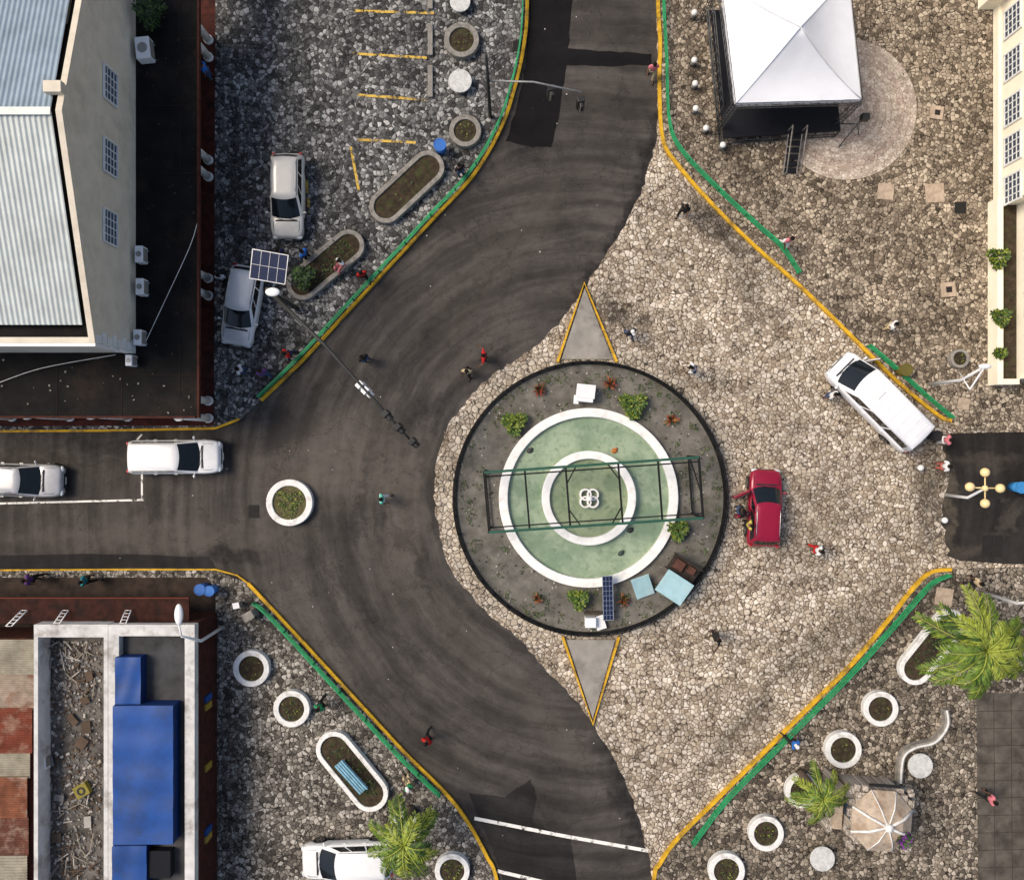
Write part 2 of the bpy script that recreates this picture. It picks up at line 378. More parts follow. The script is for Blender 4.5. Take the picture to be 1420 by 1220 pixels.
# red tile walkways
m_tile=mat('dark_red_tile',(.07,.017,.012),.75,var=.5,scale=3,dirt=(.012,.01,.008),dirtamt=.8,world=True)
structure(MB().sheet(pw([(-300,440),(-300,592),(298,590),(300,-100),(200,-100)]),.127),'pavement',m_tile)
structure(MB().sheet(pw([(-300,800),(288,800),(300,815),(300,1300),(-300,1300)]),.127),'pavement',mat('dark_sidewalk',(.04,.028,.022),.8,var=.5,scale=2,dirt=(.012,.01,.008),dirtamt=.8,world=True))
# drains
m_iron=mat('cast_iron',(.03,.028,.026),.7,.3)
def grate(px,py,w,h,lab='dark iron storm drain grate set in asphalt'):
    z=gz(px,py)+.014; p=P(px,py); t=thing('storm_drain',lab,'drain',(p.x,p.y,z))
    mb=MB(); W,Hh=w/S,h/S
    mb.box((0,0,0),(W,Hh,.01)); n=6
    for i in range(n): mb.box((-W/2+W*(i+.5)/n,0,.012),(W/n*.45,Hh*.9,.02))
    part(mb,'grate',t,m_iron)
grate(352,709,15,18); grate(1376,757,28,30,'dark square metal drain grid in the side road'); grate(717,66,12,15); grate(1330,289,16,16,'dark metal hatch in brown cobbles')
m_slab=mat('pink_concrete',(.42,.33,.25),.8,var=.3,scale=4,bump=.3)
for (x,y,s,hole) in ((1298,157,18,1),(1228,266,22,0),(1296,268,26,0),(1314,402,20,1),(1309,827,24,0),(1336,560,16,0)):
    p=G(x,y); t=thing('utility_cover','pale concrete utility cover on the cobbles','utility cover',p,R.uniform(-.2,.2),'utility covers on the square')
    s/=S; mb=MB(); mb.box((0,0,.05 if hole else .02),(s,s,.1 if hole else .04)); part(mb,'slab',t,m_slab,bevel=.01)
    if hole: part(MB().box((.03,0,.105),(s*.4,s*.4,.012)),'lid',t,m_iron)
# ---------------------------------------------------------------- railings
m_grn=mat('green_railing_paint',(.015,.28,.10),.6,var=.35,scale=2,dirt=(.03,.09,.04),dirtamt=.5)
def railing(pts,label,h=.60):
    w=pw(cr(pts,5),.4); z0=.12
    c=Vector((w[len(w)//2][0],w[len(w)//2][1],z0)); t=thing('guard_railing',label,'railing',c,0,'green railings along the kerb')
    for z in (.14,.36,h): part(MB().ribbon(w,.065,z0+z-.03,z0+z+.02),'rail',t,m_grn,True)
    last=None
    for i,p in enumerate(w):
        if last is None or (Vector(p)-Vector(last)).length>1.6 or i==len(w)-1:
            part(MB().box((p[0],p[1],z0+h/2),(.06,.06,h)),'post',t,m_grn,True); last=p
railing([(726,-60),(725,0),(721,60),(708,121),(688,178),(651,239),(597,298),(537,363),(477,428),(417,493),(359,550)],'green steel guard railing along the curved yellow kerb')
railing([(920,-60),(920,0),(924,80),(927,160),(940,202),(985,252),(1045,308),(1083,342),(1108,378)],'green steel railing bending away from the kerb beside the tent')
railing([(1205,479),(1243,512),(1283,548),(1320,579)],'short green steel railing behind the parked van')
railing([(1316,797),(1289,811),(1242,864),(1186,927),(1116,998),(1054,1060),(1002,1114),(960,1170)],'green steel railing along the yellow kerb by planters')
railing([(352,836),(372,852),(435,920),(495,985),(555,1049),(610,1102)],'green steel railing beside the road near round planters')
# ---------------------------------------------------------------- traffic islands
m_isl=mat('island_concrete',(.29,.27,.24),.85,var=.25,scale=1.3,dirt=(.11,.10,.085),dirtamt=.6,bump=.4,world=True)
for tri,lab in (([(810,393),(773,502),(855,502)],0),([(780,882),(858,882),(822,1003)],1)):
    c=P(sum(p[0] for p in tri)/3,sum(p[1] for p in tri)/3)
    t=thing('traffic_island','triangular concrete island edged with yellow kerb','traffic island',c,0,'triangular islands beside the fountain')
    w=pw(tri)
    ins=[((x-c.x)*.86+c.x,(y-c.y)*.90+c.y) for x,y in w]
    part(MB().prism(ins,0,.12),'slab',t,m_isl,True)
    order=[1,0,2] if lab==0 else [0,2,1]
    part(MB().ribbon([w[i] for i in order],.13,0,.16),'kerb',t,m_yel,True)
# ---------------------------------------------------------------- fountain island
m_blk=mat('black_painted_wall',(.009,.009,.009),.8,var=.4,scale=2,dirt=(.04,.035,.03),dirtamt=.3)
m_grav=mat('grey_gravel',(.155,.145,.125),.95,var=.45,scale=1.4,dirt=(.07,.07,.048),dirtamt=.6,bump=1,world=True)
m_white=mat('white_masonry_paint',(.80,.79,.76),.6,var=.10,scale=2.5,dirt=(.45,.43,.37),dirtamt=.4,world=True)
def watermat(name,c1,c2,c3):
    m,t,b=base_mat(name); pos=flatpos(t)
    n=noise(t,distorted(t,pos,1.5,.8,3),.6,6,.6); f=mrange(t,n.outputs['Fac'],.38,.62,0,1,True)
    out=mixc(t,f,c1,c2); n2=noise(t,pos,2.4,6,.7); f2=mrange(t,n2.outputs['Fac'],.50,.66,0,.7,True); out=mixc(t,f2,out,c3)
    t.links.new(out,b.inputs['Base Color']); b.inputs['Roughness'].default_value=.12
    n3=noise(t,pos,5,3); bp=nn(t,'ShaderNodeBump'); bp.inputs['Strength'].default_value=.12; bp.inputs['Distance'].default_value=.03
    t.links.new(n3.outputs['Fac'],bp.inputs['Height']); t.links.new(bp.outputs[0],b.inputs['Normal']); return m
m_water=watermat('green_water',(.19,.265,.17),(.31,.38,.26),(.14,.20,.12)); m_water2=watermat('inner_green_water',(.17,.22,.13),(.26,.31,.19),(.11,.155,.09))
cF.z=0
isl=thing('roundabout_island','round raised gravel island with a low black wall','roundabout',cF)
mb=MB(); mb.ring((0,0),6.82,7.0,0,.42,96); part(mb,'wall',isl,m_blk)
part(MB().ring((0,0),4.3,6.82,0,.30,96),'gravel_bed',isl,m_grav)
mb=MB(); mb.ring((0,0),6.89,6.93,.95,.99,96)
for k in range(48):
    a=2*math.pi*k/48; mb.box((6.91*math.cos(a),6.91*math.sin(a),.68),(.04,.04,.54),a)
part(mb,'fence',isl,m_blk); part(MB().ring((0,0),6.89,6.93,.68,.71,96),'fence_rail',isl,m_blk)
cf2=P(816,690,.5); cf2.z=0
fo=thing('fountain','round white rimmed fountain with two rings of green water','fountain',cf2)
mb=MB(); mb.ring((0,0),4.10,4.55,0,.62,96); part(mb,'outer_basin',fo,m_white,bevel=.03)
part(MB().ring((0,0),2.3,4.10,0,.36,96),'outer_water',fo,m_water)
mb=MB(); mb.ring((0,0),1.98,2.38,0,.85,80); part(mb,'inner_basin',fo,m_white,bevel=.03)
part(MB().cyl((0,0,0),1.98,.62,seg=64,smooth=False),'inner_water',fo,m_water2)
mb=MB()
for k in range(4):
    a=math.pi/4+k*math.pi/2
    mb.ring((.26*math.cos(a),.26*math.sin(a)),.22,.30,.6,1.0+.002*k,28)
mb.cyl((0,0,.6),.2,.7,.09); mb.ell((0,0,1.35),(.13,.13,.12)); part(mb,'centrepiece',fo,m_white)
# steel frame over fountain
m_fb=mat('dark_steel',(.015,.015,.015),.7,.2); m_fg=mat('dark_green_steel',(.015,.08,.05),.6,.1)
zt=3.0
c=P(823,687); c.z=0
fr=thing('metal_frame','rectangular dark green and black steel stage frame over the fountain','frame',c)
TL=P(671,655,zt);TR=P(969,634,zt);BR=P(975,718,zt);BL=P(678,738,zt)
dz=Vector((0,0,1))
def bar(a,b,w=.09,nm='cross_beam',m=m_fb): part(MB().tube([a,b],w*.7,4,0,False),nm,fr,m,True)
bar(TL,TR,.12,'long_beam',m_fg); bar(BL,BR,.12,'long_beam',m_fg)
off=Vector((0,-.22,-.25)); bar(TL+off,TR+off,.07,'long_beam'); bar(BL-Vector((0,-.2,.25)),BR-Vector((0,-.2,.25)),.06,'long_beam')
bar(TL,BL,.09); bar(TR,BR,.11)
for k in (.19,.38,.625,.81): bar(TL.lerp(TR,k),BL.lerp(BR,k),.09)
for k,s in ((.38,1),(.625,-1)):
    bar(TL.lerp(TR,k+s*.05),TL.lerp(BL,.28)+(TR-TL)*k,.06,'corner_brace'); bar(BL.lerp(BR,k+s*.05),TL.lerp(BL,.72)+(TR-TL)*k,.06,'corner_brace')
for q in (TL,TR,BR,BL):
    b=Vector((q.x,q.y,.3)); part(MB().box(((q.x+b.x)/2,(q.y+b.y)/2,(q.z+.3)/2),(.1,.1,q.z-.3)),'leg',fr,m_fb,True)
lo=[Vector((q.x,q.y,.5)) for q in (TL,TR,BR,BL)]
bar(lo[1],lo[2],.08,'lower_brace'); bar(lo[0],lo[3],.07,'lower_brace'); bar(lo[0]+dz*1.2,TL.lerp(BL,.5)-dz*.1,.05,'lower_brace'); bar(lo[1]+dz*.3,TR.lerp(BR,.6),.05,'lower_brace')
# plants
def leafmat(n,c,v=.5): return mat(n,c,.6,var=v,scale=6)
m_l1=leafmat('leaf_green',(.07,.13,.022)); m_l2=leafmat('leaf_yellow_green',(.20,.24,.025)); m_l3=leafmat('leaf_dark',(.02,.045,.014)); m_lr=leafmat('leaf_red',(.22,.04,.02)); m_lo=leafmat('leaf_orange',(.32,.12,.03)); m_bark=mat('palm_bark',(.13,.10,.075),.9,var=.4,scale=6,bump=.6); m_soil=mat('planter_soil',(.055,.040,.026),.95,var=.5,scale=4,bump=.8,dirt=(.05,.07,.02),dirtamt=.6)
def leaves(mb,c,r,h,n,ln=.16,mats=3):
    for i in range(n):
        a=R.uniform(0,6.283); q=math.sqrt(R.random())*r*(.75+.25*math.sin(3*a+c[0]*7)); z=c[2]+h*R.random()*(1-.5*(q/r)**2)
        p=Vector((c[0]+q*math.cos(a),c[1]+q*math.sin(a),z))
        d=Vector((math.cos(a+R.uniform(-1,1)),math.sin(a+R.uniform(-1,1)),R.uniform(-.2,.7))).normalized()*ln*R.uniform(.6,1.3)
        sd=Vector((-d.y,d.x,R.uniform(-.05,.05)))*.28
        mb.add([p,p+d*.5+sd,p+d,p+d*.5-sd],[(0,1,2,3)],R.randrange(mats))
def bush(px,py,r,h,lab,mats,cat='bush',z=None,spiky=False,dens=1.0):
    z0=gz(px,py) if z is None else z
    p=P(px,py,z0+h*.5); p.z=z0; t=thing('plant' if spiky else 'shrub',lab,cat,p,0,'plants around the square')
    r/=S; mb=MB(); tk=MB().cyl((0,0,0),.05,h*.6,.02,seg=6)
    part(tk,'stem',t,m_bark)
    if spiky:
        for i in range(46):
            a=R.uniform(0,6.283); e=R.uniform(.15,1.3); L=r*R.uniform(.7,1.25)
            d=Vector((math.cos(a)*math.cos(e),math.sin(a)*math.cos(e),math.sin(e)))
            s=Vector((-math.sin(a),math.cos(a),0))*.035
            b=Vector((0,0,.1))
            mb.add([b-s*.5,b+d*L*.55-s,b+d*L-dz*.12*L,b+d*L*.55+s,b+s*.5],[(0,1,2,3,4)],R.randrange(3))
    else: leaves(mb,(0,0,h*.25),r,h*.85,int((900*r+160)*dens),.17)
    part(mb,'foliage',t,mats)
for x,y,r in ((713,587,17),(878,562,19),(940,735,14),(803,830,14)): bush(x,y,r,.7,'bright yellow-green shrub on the gravel island',[m_l2,m_l1,m_l1],z=.3)
for x,y,r in ((748,540,13),(847,532,13),(932,582,12),(746,830,9),(865,833,12)): bush(x,y,r,.5,'spiky red-leaved plant on the gravel island',[m_lr,m_lo,m_l3],'plant',.3,True)
mb=MB()
for i in range(190):
    a=R.uniform(0,6.283); q=R.uniform(4.75,6.6) if i%2 else R.uniform(6.1,6.7)
    leaves(mb,(cF.x+q*math.cos(a),cF.y+q*math.sin(a),.3),R.uniform(.06,.25),.12,R.randrange(5,24),.09)
for i in range(260):
    a=R.uniform(0,6.283); q=R.uniform(4.65,6.75); s=R.uniform(.04,.10); mb.box((cF.x+q*math.cos(a),cF.y+q*math.sin(a),.32),(s,s*.8,.05),a,3+i%2)
o=part(mb,'weeds',None,[m_l1,m_l3,leafmat('dry_weed',(.15,.13,.06)),mat('pebble_pale',(.4,.38,.35),.9),mat('pebble_dark',(.06,.055,.05),.9)]); o['kind']='stuff'; o['label']='sparse low weeds and pebbles scattered over the grey gravel bed'
# clutter on island
def clutter(name,label,cat,px,py,z,parts,rz=0):
    p=P(px,py,z+.3); p.z=z; t=thing(name,label,cat,p,rz)
    for nm,mb,m,*b in parts: part(mb,nm,t,m,bevel=b[0] if b else 0)
    return t
m_wp=mat('white_plastic',(.78,.78,.78),.4,var=.08); m_lb=mat('pale_blue_board',(.33,.52,.56),.6,var=.15,scale=2,dirt=(.45,.45,.4),dirtamt=.4); m_tarp=mat('dark_board',(.045,.035,.028),.7,var=.4)
mb=MB().box((0,0,.45),(.85,.85,.5)); mb2=MB().box((.0,.1,.78),(.95,.7,.04),rx=.18); mb3=MB().box((-.42,-.35,.5),(.25,.5,.05),rx=-.5)
clutter('equipment_box','white equipment box with tilted lid on gravel','box',811,546,.3,[('case',mb,m_wp,.03),('lid',mb2,m_wp,.01),('flap',mb3,m_wp,.01)],-.1)
clutter('equipment_box','white equipment cabinets under the small solar panel','box',824,862,.3,[('case',MB().box((-.2,0,.3),(.55,.5,.6)),m_wp,.03),('lid',MB().box((.3,-.05,.25),(.5,.7,.08),rz=.3),m_wp,.01),('cable_tray',MB().box((.1,.45,.2),(1.2,.15,.1)),m_tarp,.01)],0)
m_pv=mat('solar_cells',(.010,.018,.055),.2,var=.3,scale=8); m_alu=mat('aluminium',(.6,.6,.6),.35,.8)
def solar(name,label,px,py,z,w,h,nx,ny,rz,tilt,poleto):
    p=P(px,py,z); base=Vector((p.x,p.y,poleto)); t=thing(name,label,'solar panel',base,rz)
    zz=z-poleto; M=Matrix.Translation((0,0,zz))@Matrix.Rotation(tilt,4,'X')
    a=MB().box((0,0,0),(w,h,.03)); a.v=[tuple(M@Vector(q)) for q in a.v]; part(a,'solar_cell',t,m_pv)
    f=MB()
    for i in range(nx+1): f.box((-w/2+w*i/nx,0,.02),(.035 if i in(0,nx) else .015,h,.02))
    for j in range(ny+1): f.box((0,-h/2+h*j/ny,.022),(w+.03,.035 if j in(0,ny) else .015,.024))
    f.v=[tuple(M@Vector(q)) for q in f.v]; part(f,'frame',t,m_alu)
    part(MB().cyl((0,0,0),.05,zz-.03,seg=10),'pole',t,m_alu)
solar('solar_panel','narrow dark blue solar panel standing on the gravel',843,829,1.0,.50,2.3,3,9,.04,.15,.3)
clutter('board','pale blue sheet leaning on gravel beside the fountain','board',891,813,.3,[('sheet',MB().box((0,0,.35),(.95,1.15,.04),rx=.3),m_lb,.01),('prop',MB().box((0,.3,.2),(.06,.06,.5)),m_tarp)],rad(20))
clutter('vendor_stall','small dark wooden stall with a pale blue roof sheet','stall',935,805,.3,[('roof',MB().box((0,-.25,1.1),(1.5,1.25,.05),rx=.12),m_lb,.01),('counter',MB().box((.0,.75,.5),(1.5,.9,.08)),m_tarp,.01),('crate',MB().box((-.3,.8,.66),(.5,.5,.22)).box((.35,.9,.64),(.4,.35,.2)),mat('rust_crate',(.10,.045,.035),.8,var=.4),.01),('back_wall',MB().box((0,1.2,.6),(1.5,.05,1.1)),m_tarp),]+[('leg',MB().box((sx*.7,sy,.52),(.06,.06,1.04)),m_tarp) for sx in(-1,1) for sy in(-.7,.35)],rad(-33))
for x,y,c in ((735,625,(.03,.03,.03)),(853,625,(.4,.12,.02)),(875,736,(.02,.02,.02)),(862,768,(.03,.05,.04))):
    clutter('plastic_bag','crumpled bag floating on the green pool water','bag',x,y,.36,[('bag',MB().ell((0,0,.03),(.17,.13,.07)).ell((.1,.06,.06),(.09,.07,.06)),mat('bag_%d'%x,c,.5))],.4)
# ---------------------------------------------------------------- planters
m_gr=mat('grass_tuft_soil',(.13,.12,.055),.95,var=.5,scale=5,bump=1,dirt=(.07,.05,.035),dirtamt=.7)
m_stone=mat('grey_stone_rim',(.28,.26,.23),.85,var=.35,scale=4,bump=.6,dirt=(.08,.07,.06),dirtamt=.5)
m_wrim=mat('white_planter_paint',(.76,.75,.72),.6,var=.12,scale=4,dirt=(.28,.25,.21),dirtamt=.5)
def weeds(mb,t,mats=None):
    o=part(mb,'weeds',t,mats or [m_l1,m_l3,m_l2]); o['kind']='stuff'
def planter(px,py,r,white=True,n=60,lab=None,inner=.70,soil=None,h=.42,cat='planter'):
    g=gz(px,py); p=P(px,py,g+h); p.z=g
    t=thing('round_planter',lab or ('round white planter ring on the cobbles' if white else 'round grey stone planter on the cobbles'),cat,p,0,'round planters around the square')
    r/=S; part(MB().ring((0,0),r*inner,r,0,h,40),'rim',t,m_wrim if white else m_stone,bevel=.03)
    part(MB().cyl((0,0,0),r*inner,h-.1,seg=32,smooth=False),'soil',t,soil or m_soil)
    mb=MB(); leaves(mb,(0,0,h-.1),r*inner*.92,.12,n,.10); weeds(mb,t)
planter(401,697,32,True,260,'large white round planter with scrubby grass on the asphalt',.73,m_gr)
for x,y,r in ((348,927,25),(404,983,25),(1222,983,24),(1170,1040,25),(1113,1097,23),(1063,1156,24),(1008,1208,25),(627,1208,24),(562,1150,22)): planter(x,y,r,True,R.choice([15,50,120]))
for x,y,r in ((640,55,24),(645,181,22),(1332,497,13)): planter(x,y,r,False,20)
def table(px,py,r):
    g=gz(px,py); p=P(px,py,g+.5); p.z=g; t=thing('concrete_seat','round pale concrete disc seat on the cobbles','seat',p,0,'round concrete seats')
    r/=S; part(MB().cyl((0,0,.38),r,.1,seg=32),'seat',t,mat('pale_concrete',(.58,.58,.56),.8,var=.25,scale=5,dirt=(.25,.24,.22),dirtamt=.5),bevel=.02)
    part(MB().cyl((0,0,0),r*.6,.38,r*.5,seg=20),'pedestal',t,m_stone)
for x,y,r in ((638,112,16),(638,2,14),(1277,1062,17),(1141,1191,17)): table(x,y,r)
def oblong(a,b,w,white,lab,n=120,h=.42):
    g=.12; pa,pb=P(*a,g+h),P(*b,g+h); c=(pa+pb)/2; c.z=g; d=(pb-pa); L=d.length/2; rz=math.atan2(d.y,d.x); w=w/S/2
    w0=w
    def stad(w,L):
        L=L-w0; return [(L+w*math.cos(t),w*math.sin(t)) for t in [-math.pi/2+math.pi*k/12 for k in range(13)]]+[(-L+w*math.cos(t),w*math.sin(t)) for t in [math.pi/2+math.pi*k/12 for k in range(13)]]
    t=thing('oblong_planter',lab,'planter',c,rz)
    o,i=stad(w,L),stad(w-.24,L)
    part(MB().loop(o,i,0,h),'rim',t,m_wrim if white else m_stone,bevel=.03); part(MB().prism(i,0,h-.1),'soil',t,m_soil)
    mb=MB()
    for k in range(7): leaves(mb,(R.uniform(-L+w,L-w)*.9,R.uniform(-.2,.2),h-.1),w*.6,.2,n//7,.12)
    weeds(mb,t,[m_l1,m_l3,m_l3]); return t
oblong((518,302),(610,216),46,False,'long grey stone planter with rounded ends and dark soil',20)
oblong((402,408),(500,326),44,False,'long stone planter with leafy plants beside parked cars',120)
oblong((447,1020),(529,1120),50,True,'long white planter with rounded ends holding a blue bench')
oblong((1256,945),(1332,850),44,True,'long white planter with rounded ends near the palm')
bush(421,384,17,.9,'dark green leafy shrub in the stone planter',[m_l1,m_l3,m_l3],z=.5,dens=.6)
m_bl2=mat('light_blue_paint',(.20,.42,.55),.6,var=.3)
mb=MB()
for k in range(4): mb.box((0,-.2+k*.13,.42),(1.9,.09,.035))
clutter('bench','pale blue slatted bench standing in the white planter','bench',487,1076,.44,[('seat',mb,m_bl2),('backrest',MB().box((0,.34,.72),(1.9,.04,.12)).box((0,.32,.55),(1.9,.04,.12)),m_bl2)]+[('leg',MB().box((s*.8,0,.2),(.06,.5,.4)),m_stone) for s in(-1,1)],rad(-48))
w=pw(cr([(1312,984),(1313,1006),(1296,1028),(1268,1036),(1252,1050),(1248,1085)],6),.5); c=Vector((w[12][0],w[12][1],.12))
t=thing('curved_bench','curved stone bench wall winding across the cobbles','bench',c)
part(MB().ribbon(w,.26,.12,.55),'seat',t,m_stone,True,.02); part(MB().ribbon(w,.08,.551,.60),'backrest',t,m_wrim,True)
for x,y0,y1 in ((597,34,78),(597,92,136),(597,-30,14)):
    p=G(x,(y0+y1)/2); t=thing('parking_stop','pale concrete parking stop beside yellow bay lines','parking stop',p,0,'parking stops')
    part(MB().box((0,0,.08),(.26,(y1-y0)/S,.16)),'block',t,m_stone,bevel=.03)
for x,y in ((960,25),(960,90),(961,122),(962,156),(976,183),(999,206),(1270,648),(1303,720)):
    p=G(x,y); t=thing('bollard','short stone bollard with a rounded white top','bollard',p,0,'white topped bollards')
    part(MB().cyl((0,0,0),.14,.5,.11,seg=14),'post',t,m_stone); part(MB().ell((0,0,.55),(.16,.16,.14)),'cap',t,m_wrim)
def bin_(px,py,col,lab,r=.28,h=.9):
    p=P(px,py,.9); p.z=gz(px,py); t=thing('rubbish_bin',lab,'bin',p,0,'plastic drum bins'); m=mat('plastic_%s'%str(col),col,.45,var=.15)
    part(MB().cyl((0,0,0),r*.85,h,r,seg=20),'drum',t,m); part(MB().ring((0,0),r*.93,r*1.07,h-.05,h+.02,24),'rim',t,m); part(MB().cyl((0,0,h-.12),r*.93,.02),'contents',t,m_tarp)
bin_(610,202,(.02,.13,.45),'blue plastic drum bin beside the planter',.3); bin_(278,817,(.02,.12,.42),'blue plastic drum on the corner pavement',.27); bin_(291,819,(.03,.16,.5),'blue plastic drum on the corner pavement',.25); bin_(1417,676,(.05,.25,.55),'blue drum in the side road',.28); bin_(1256,513,(.12,.10,.02),'dark bin with yellowish rim near van',.3); bin_(1300,604,(.02,.02,.02),'black bin at the roadside',.25)
clutter('electrical_cabinet','pale grey street cabinet beside the railing','cabinet',349,851,.12,[('case',MB().box((0,0,.45),(.50,.36,.9)),m_stone,.02),('lid',MB().box((0,0,.93),(.56,.42,.06)),m_stone,.01)],.5)
clutter('electrical_cabinet','small pale cabinet on the corner pavement','cabinet',330,838,.12,[('case',MB().box((0,0,.3),(.30,.26,.6)),m_stone,.02),('lid',MB().box((0,0,.62),(.34,.3,.05)),m_wp,.01)],.2)
# ---------------------------------------------------------------- vehicles
m_glass=mat('car_glass',(.008,.011,.014),.06,var=.1); m_tyre=mat('tyre_rubber',(.015,.015,.015),.85); m_rim=mat('alloy_rim',(.45,.45,.46),.3,.9); m_black=mat('black_trim',(.012,.012,.012),.5)
m_hl=mat('headlight_glass',(.55,.58,.6),.1,coat=1,var=.05); m_tlm=mat('tail_light_red',(.35,.01,.01),.2,coat=1); m_plate=mat('number_plate',(.7,.7,.65),.5,var=.05); m_seam=mat('panel_gap',(.03,.03,.03),.8)
def paint(n,c,metal=.0): return mat(n,c,.3,metal,var=.06,scale=1.5,coat=.5,dirt=tuple(x*.72 for x in c),dirtamt=.4)
KP={'wagon':dict(rb=.015,rr=.085,rf=.575,cw=.795,belt=.93,nose=.74,tuck=.78,ft=.27),
    'suv':dict(rb=.01,rr=.06,rf=.60,cw=.81,belt=1.0,nose=.84,tuck=.80,ft=.24),
    'van':dict(rb=.003,rr=.025,rf=.765,cw=.925,belt=1.10,nose=.92,tuck=.86,ft=.22)}
def vehicle(name,label,cat,rear,front,W,Ht,kind,pm,L=None,doors=()):
    g=gz(*((rear[0]+front[0])/2,(rear[1]+front[1])/2)); c=P((rear[0]+front[0])/2,(rear[1]+front[1])/2,g+.75); c.z=g
    h=P(*front)-P(*rear); rz=math.atan2(h.y,h.x)-math.pi/2; L=L or h.length*.975; k=KP[kind]
    t=thing(name,label,cat,c,rz); hw=W/2; belt=k['belt']
    Y=lambda q:(q-.5)*L
    ts=[0,.008,.03,.07,.13,.25,.4,.55,k['cw']-.04,k['cw'],(k['cw']+1)/2,.955,.975,.99,1]
    ts=sorted(set(ts)); rings=[]
    for q in ts:
        d=q*L; e=(1-q)*L
        f=1-.14*(1-min(1,d/.30))**2-k['ft']*(1-min(1,e/.60))**2.4
        z=belt
        if q>k['cw']:
            u=(q-k['cw'])/(1-k['cw']); z=belt-(belt-k['nose'])*u**1.6
        if q>.985: z-=.10
        if q>.999: z-=.12
        if q<.01: z-=.10
        w=hw*f; zb=.22 if .02<q<.98 else .30; mid=(zb+z)/2
        sec=[(0,zb),(w*.86,zb),(w*.97,zb+.1),(w,mid),(w*.985,z-.12),(w*.93,z-.03),(w*.78,z+.005),(w*.4,z+.03),(0,z+.04)]
        ring=[Vector((x,Y(q),zz)) for x,zz in sec]+[Vector((-x,Y(q),zz)) for x,zz in sec[-2:0:-1]]
        rings.append(ring)
    mb=MB(); n=len(rings[0]); v=[p for r in rings for p in r]
    f=[(i*n+j,i*n+(j+1)%n,(i+1)*n+(j+1)%n,(i+1)*n+j) for i in range(len(rings)-1) for j in range(n)]
    f+=[list(range(n)),[(len(rings)-1)*n+j for j in range(n)]]
    mb.add(v,f,0,True); part(mb,'body',t,pm,subsurf=1)
    bw,rw=hw*.90,hw*k['tuck']
    def outline(y0,y1,w,z,bf,bb):
        o=[]
        for i in range(9): u=-1+2*i/8; o.append(Vector((u*w,y1-bf*u*u,z)))
        for i in range(9): u=1-2*i/8; o.append(Vector((u*w,y0+bb*u*u,z)))
        return o
    ob=outline(Y(k['rb']),Y(k['cw']),bw,belt-.02,.20,.05); orr=outline(Y(k['rr']),Y(k['rf']),rw,Ht-.07,.13,.06)
    o2=outline(Y(k['rr'])+.05,Y(k['rf'])-.07,rw-.06,Ht-.025,.11,.05); o3=outline(Y(k['rr'])+.28,Y(k['rf'])-.3,rw-.3,Ht,.06,.03)
    mb=MB(); v=ob+orr+o2+o3; N=18
    mb.add(v,[(r*N+i,r*N+(i+1)%N,(r+1)*N+(i+1)%N,(r+1)*N+i) for r in range(3) for i in range(N)]+[[3*N+i for i in range(N)]],0,True)
    part(mb,'roof',t,pm)
    def panel(idx,u0,u1,v0,v1,nm,out=.012):
        idx=list(idx); m=MB(); cols=12; vv=[]
        def pt(u,vv_):
            x=u*(len(idx)-1); i=min(int(x),len(idx)-2); fr_=x-i
            a=ob[idx[i]].lerp(ob[idx[i+1]],fr_); b=orr[idx[i]].lerp(orr[idx[i+1]],fr_); return a.lerp(b,vv_)
        cen=Vector((0,(Y(k['rb'])+Y(k['cw']))/2,0))
        for i in range(cols+1):
            u=u0+(u1-u0)*i/cols
            a,b=pt(u,v0),pt(u,v1); s=pt(min(u+.02,1),v0)-pt(max(u-.02,0),v0); nr=s.cross(b-a).normalized()
            if nr.dot((a+b)/2-cen-Vector((0,0,.9)))<0: nr=-nr
            vv+= [a+nr*out,b+nr*out]
        m.add(vv,[(2*i,2*i+2,2*i+3,2*i+1) for i in range(cols)],0,True)
        part(m,nm,t,m_glass)
    panel(range(0,9),.04,.96,.06,.95,'windscreen'); panel(range(9,18),.08,.92,.25,.90,'rear_window')
    for ids in ([8,9],[17,0]):
        cuts=[(.06,.35),(.38,.66),(.69,.90)] if ids[0]==17 else [(.65,.94),(.34,.62),(.10,.31)]
        for a,b in cuts: panel(ids,a,b,.12,.90,'side_window')
    for sx in(-1,1):
        part(MB().tube([(sx*hw*.92,Y(k['cw'])-.35,belt+.02),(sx*(hw+.05),Y(k['cw'])-.37,belt+.06)],.02).ell((sx*(hw+.10),Y(k['cw'])-.36,belt+.08),(.09,.06,.08)),'wing_mirror',t,pm)
        for yy in (.30,.52):
            part(MB().box((sx*(hw+.002),Y(yy),belt-.14),(.03,.16,.035)),'door_handle',t,pm)
        m=MB(); m.ell((sx*hw*.70,Y(1)-.09,k['nose']-.12),(.17,.11,.09)); part(m,'headlight',t,m_hl)
        part(MB().box((sx*hw*.80,Y(0)+.035,belt-.12),(.16,.10,.26)),'tail_light',t,m_tlm,bevel=.02)
        if kind=='wagon':
            part(MB().tube([(sx*(rw-.07),Y(k['rr'])+.25,Ht-.03),(sx*(rw-.07),Y(k['rr'])+.4,Ht+.03),(sx*(rw-.07),Y(k['rf'])-.5,Ht+.03),(sx*(rw-.07),Y(k['rf'])-.35,Ht-.03)],.015,6),'roof_rail',t,m_alu)
        if kind!='van':
            part(MB().box((sx*(rw-.03),Y((k['rr']+k['rf'])/2),Ht-.035),(.014,(k['rf']-k['rr'])*L*.86,.03)),'roof_seam',t,m_seam)
